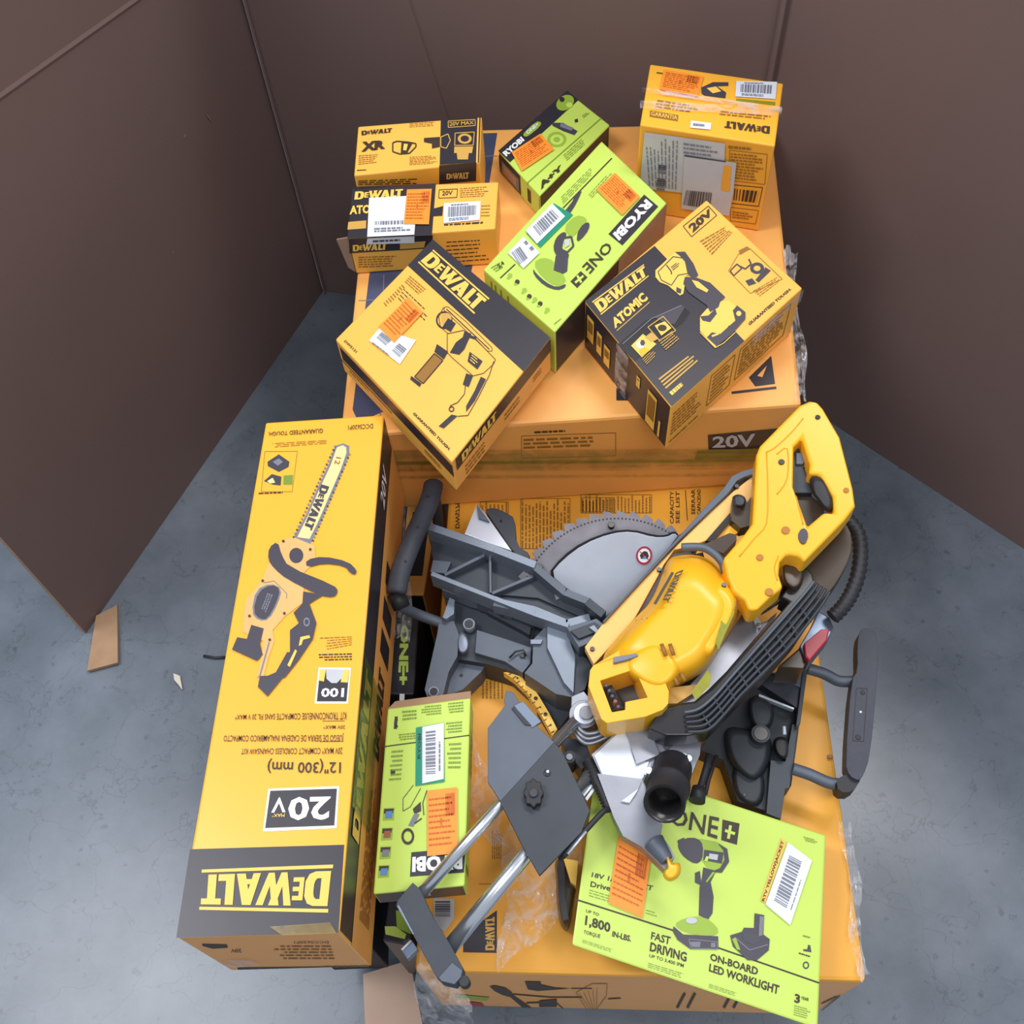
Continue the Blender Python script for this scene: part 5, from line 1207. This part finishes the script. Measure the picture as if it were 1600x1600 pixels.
def f(mb):
    slab(mb, zJ((910, 640), (1110, 330), (1180, 420), (1230, 400), (1290, 350), (1000, 690), (900, 790), (820, 860), (700, 870), (760, 800)), .545, .50, 'alu')
    slab(mb, zJ((1130, 330), (1160, 330), (1200, 420), (1170, 440)), .552, .54, 'silver'); cyl(mb, z1('J', 1185, 425), .54, .556, .004, 'chrome', 12)
    dome(mb, zI((340, 1340), (420, 1310), (470, 1340), (400, 1420), (350, 1410)), .585, .55, 'tool_amber')
    dome(mb, zI((560, 1110), (620, 1065), (690, 1090), (720, 1180), (690, 1290), (620, 1300), (560, 1230)), .61, .57, 'smoke_brown', sm=2)
    dome(mb, zI((470, 1330), (580, 1270), (640, 1300), (520, 1400), (410, 1460)), .578, .55, 'glossy_black', sm=1)
    slab(mb, zJ((670, 780), (850, 760), (830, 800), (720, 870), (660, 870)), .556, .53, 'gold_dim')
part('motor_bracket', f, .0012)
# silver pivot arm
def f(mb):
    slab(mb, zJ((235, 1160), (425, 990), (540, 945), (600, 1010), (640, 1090), (720, 1085), (860, 1055), (850, 1160), (800, 1280), (700, 1250), (560, 1250), (530, 1310), (590, 1480), (480, 1480), (360, 1420), (290, 1280)), .522, .497, 'alu')
    slab(mb, zJ((420, 1000), (540, 950), (620, 1160), (490, 1215)), .530, .50, 'alu')
    slab(mb, zJ((250, 1165), (420, 1005), (480, 1200), (560, 1200), (530, 1290), (400, 1430), (330, 1360)), .525, .50, 'silver')
    slab(mb, z('M', (255, 30), (500, 60), (530, 180), (610, 310), (600, 360), (650, 430), (675, 480), (620, 550), (500, 430), (395, 370), (345, 270)), .530, .505, 'alu')
    slab(mb, z('M', (385, 180), (480, 110), (500, 60), (470, 130), (430, 190)), .534, .525, 'silver')
    dome(mb, zJ((540, 1230), (590, 1180), (700, 1150), (790, 1170), (820, 1200), (800, 1290), (700, 1250), (600, 1230)), .53, .49, 'silver', sm=1)
    slab(mb, zJ((640, 1115), (740, 1050), (755, 1065), (660, 1135)), .526, .50, 'saw_grey')
    for p in ((785, 1180), (760, 1170), (560, 1250)): cyl(mb, z1('J', *p), .50, .54, .005, 'chrome', 12)
part('pivot_arm', f, .002)
def f(mb):
    tube(mb, [(*z1('M', 560, 400), .530), (*z1('M', 635, 505), .532)], [.015, .009], 'casting', 16)
part('arm_nose', f, .001)
def f(mb):
    dome(mb, z('M', (625, 480), (640, 470), (660, 520), (705, 510), (712, 560), (690, 605), (645, 622), (612, 595), (612, 560), (640, 545)), .548, .525, 'tool_yellow', sm=2, inset=.5)
part('end_cap', f, 0, 'orange-yellow end cap')
def f(mb):
    a, b = onz(z1('J', 695, 1235), .525), onz(z1('J', 648, 1440), .600)
    tubew(mb, [a, a.lerp(b, .5), a.lerp(b, .52), a.lerp(b, .6), a.lerp(b, .62), b], [.0265, .0265, .029, .029, .0265, .027], 'rubber', 28, caps=False)
    d = (b-a).normalized()
    tubew(mb, [b, b-d*.001, b-d*.05], [.027, .0215, .020], 'glossy_black', 28, caps=False)
    tubew(mb, [b-d*.05, b-d*.051], [.0205, .0205], 'glossy_black', 28)
part('dust_port', f, 0, 'black round dust outlet')
def f(mb):
    for i, (p, r, h) in enumerate((((190, 930), .021, .500), ((195, 925), .016, .508), ((205, 920), .010, .514))): cyl(mb, z1('J', *p), .45, h, r, 'alu' if i != 1 else 'silver', 26)
    for i in range(3): tube(mb, spline([(*z1('J', 120-i*3, 950+i*28), .50-i*.004), (*z1('J', 200, 1040+i*28), .50-i*.004), (*z1('J', 330-i*6, 1010+i*26), .50-i*.004), (*z1('J', 430, 950+i*22), .495)]), .0035, 'alu', 8)
    slab(mb, zJ((120, 830), (190, 800), (230, 850), (250, 990), (150, 1060), (115, 960)), .49, .42, 'alu')
    slab(mb, zJ((60, 1060), (200, 1080), (230, 1170), (180, 1250), (80, 1130)), .47, .42, 'casting_dark')
part('bevel_pivot', f, .0008)
def f(mb):
    P = spline([(*z1('J', 215, 1200), .505), (*z1('J', 255, 1290), .515), (*z1('J', 300, 1380), .518), (*z1('J', 340, 1480), .520)], 12)
    tubew(mb, [onz((x, y), h) for x, y, h in P], [.0095 if k % 2 else .0065 for k in range(len(P))], 'rubber', 10)
    tube(mb, spline([(*z1('J', 340, 1470), .520), (*z1('M', 290, 235), .535), (*z1('M', 200, 330), .535), (*z1('M', 95, 455), .53), (*z1('M', 55, 490), .52)]), .004, 'rubber', 10)
    tube(mb, [(*z1('M', 195, 345), .5385), (*z1('M', 95, 468), .5345)], .0018, 'silver', 6)
    cyl(mb, z1('J', 108, 1172), .44, .49, .009, 'rubber', 16); cyl(mb, z1('J', 108, 1172), .489, .492, .0045, 'casting_light', 16)
    for i in range(4): slab(mb, zJ((150+i*16, 1330+i*26), (210+i*10, 1285+i*22), (222+i*10, 1295+i*22), (160+i*16, 1345+i*26)), .512, .506, 'silver')
    pass
part('cable_chain', f, 0)
def f(mb):
    tube(mb, t3('J', [(905, 1160, .50), (880, 1260, .50), (855, 1340, .505), (838, 1370, .51)]), .0052, 'rubber', 10)
    tube(mb, t3('J', [(845, 1350, .512), (832, 1425, .515)]), [.0095, .0115], 'rubber', 14)
    tube(mb, t3('J', [(945, 1165, .47), (900, 1300, .47), (880, 1390, .47)]), .003, 'rubber', 8)
part('clamp_screw', f, 0)
# rails
def f(mb): tube(mb, [(*z1('L', 290, 1110), .545), (*z1('L', 1040, 268), .505)], .0080, 'chrome', 24)
part('slide_rail', f, 0, 'chrome rail')
def f(mb): tube(mb, [(*z1('L', 425, 1372), .530), (*z1('L', 1130, 510), .506)], .0105, 'chrome', 24)
part('slide_rail', f, 0, 'chrome rail, the lower one')
def f(mb):
    U1 = zL((710, 118), (745, 128), (835, 268), (942, 368), (685, 655), (622, 560), (622, 300), (705, 190), (700, 165))
    slab(mb, U1, .538, .532, 'casting')
    lo = [z1('L', 680, 652), z1('L', 940, 366), (878, 1173), (922, 1266), (909, 1300), (843, 1368), z1('L', 790, 870)]
    slab(mb, lo, .5385, .531, 'casting_dark')
    slab(mb, zL((745, 190), (790, 170), (880, 270), (835, 300)), .5395, .534, 'blue_steel'); slab(mb, zL((735, 205), (750, 195), (835, 290), (800, 285)), .540, .534, 'deep')
    T = Face(mb, onz((829, 1208), .5168), (0, 0, 1))
    cyl(mb, z1('L', 907, 515), .535, .5400, .0050, 'glossy_black', 14); cyl(mb, z1('L', 910, 508), .535, .5404, .0025, 'silver', 10)
part('rail_support_plate', f, .001)
def f(mb):
    P = []
    c_ = z1('L', 842, 610)
    for k in range(32):
        a = 2*math.pi*k/32; r = 14.5+1.6*math.cos(8*a); P.append((c_[0]+r*math.cos(a), c_[1]+r*1.45*math.sin(a)))
    slab(mb, P, .552, .5385, 'rubber'); cyl(mb, c_, .552, .556, .006, 'grip', 14)
part('lock_knob', f, .002)
def f(mb):
    slab(mb, zN((340, 75), (380, 112), (402, 150), (470, 300), (555, 430), (655, 610), (650, 665), (605, 715), (520, 695), (480, 655), (345, 410), (235, 215), (245, 185)), .556, .520, 'casting_dark')
    slab(mb, zN((500, 670), (585, 575), (650, 625), (640, 668), (600, 712), (520, 693)), .558, .55, 'casting')
    slab(mb, zN((238, 222), (252, 212), (350, 400), (338, 400)), .5575, .55, 'blue_steel')
    cyl(mb, z1('N', 660, 690), .53, .555, .0068, 'rubber', 14)
    slab(mb, zN((262, 490), (330, 430), (372, 490), (305, 555)), .496, .476, 'blue_steel'); tube(mb, [(*z1('N', 270, 498), .498), (*z1('N', 330, 438), .498)], .002, 'silver', 8)
    slab(mb, zN((275, 440), (320, 420), (350, 470), (300, 500)), .49, .475, 'deep')
part('rail_end_bracket', f, .001)

# ================================================================== STRETCH FILM
def crumple(name, pts, z0, amp, seed, label, n=26, m='film'):
    rd = random.Random(seed); mb = MB(); bm = mb.bm; q = pts; g = []
    ph = [(rd.uniform(4, 16), rd.uniform(4, 16), rd.uniform(0, 6.3), rd.uniform(.2, 1)) for _ in range(7)]
    for i in range(n+1):
        row = []
        for j in range(n+1):
            u, v = i/n, j/n
            x = (q[0][0]*(1-u)+q[1][0]*u)*(1-v)+(q[3][0]*(1-u)+q[2][0]*u)*v; y = (q[0][1]*(1-u)+q[1][1]*u)*(1-v)+(q[3][1]*(1-u)+q[2][1]*u)*v
            zv = z0(u, v) if callable(z0) else z0
            a = sum(w*abs(math.sin(fx*u+fy*v+p)) for fx, fy, p, w in ph)/3
            e = 1+ .0*(u+v)
            x += rd.uniform(-1.5, 1.5)+6*math.sin(9*v+seed)*(1 if i in (0, n) else .3); y += rd.uniform(-1.5, 1.5)+6*math.sin(7*u+seed)*(1 if j in (0, n) else .3)
            row.append(bm.verts.new(onz((x, y), zv+amp*a)))
        g.append(row)
    for i in range(n):
        for j in range(n): f = bm.faces.new((g[i][j], g[i+1][j], g[i+1][j+1], g[i][j+1])); f.material_index = mb.mi(m); f.smooth = rd.random() < .7
    return tag(mb.build(name), label, 'plastic film')
crumple('stretch_film', [(790, 1290), (925, 1270), (880, 1430), (780, 1520)], .364, .012, 3, 'crumpled clear plastic film on the large carton below the support plate')
crumple('stretch_film', [(650, 1425), (712, 1530), (765, 1640), (655, 1600)], lambda u, v: .372-.3*max(0, v-.55), .02, 5, 'crinkled clear plastic film hanging over the front left corner of the large carton')
crumple('stretch_film', [(1222, 385), (1240, 392), (1262, 622), (1248, 622)], lambda u, v: .585+.0*u, .012, 8, 'clear plastic film bunched along the right edge of the orange carton', n=16)
crumple('stretch_film', [(735, 1140), (775, 1220), (790, 1330), (745, 1300)], .366, .012, 11, 'crumpled clear plastic film between the small green box and the support plate', n=18)
crumple('stretch_film', [(600, 700), (632, 700), (640, 1000), (606, 1000)], .345, .012, 13, 'clear plastic film strip beside the long box, under the left handle', n=18)
crumple('stretch_film', [(1316, 1290), (1332, 1290), (1354, 1528), (1338, 1528)], .364, .006, 17, 'shiny clear plastic film along the right edge of the large carton', n=18)
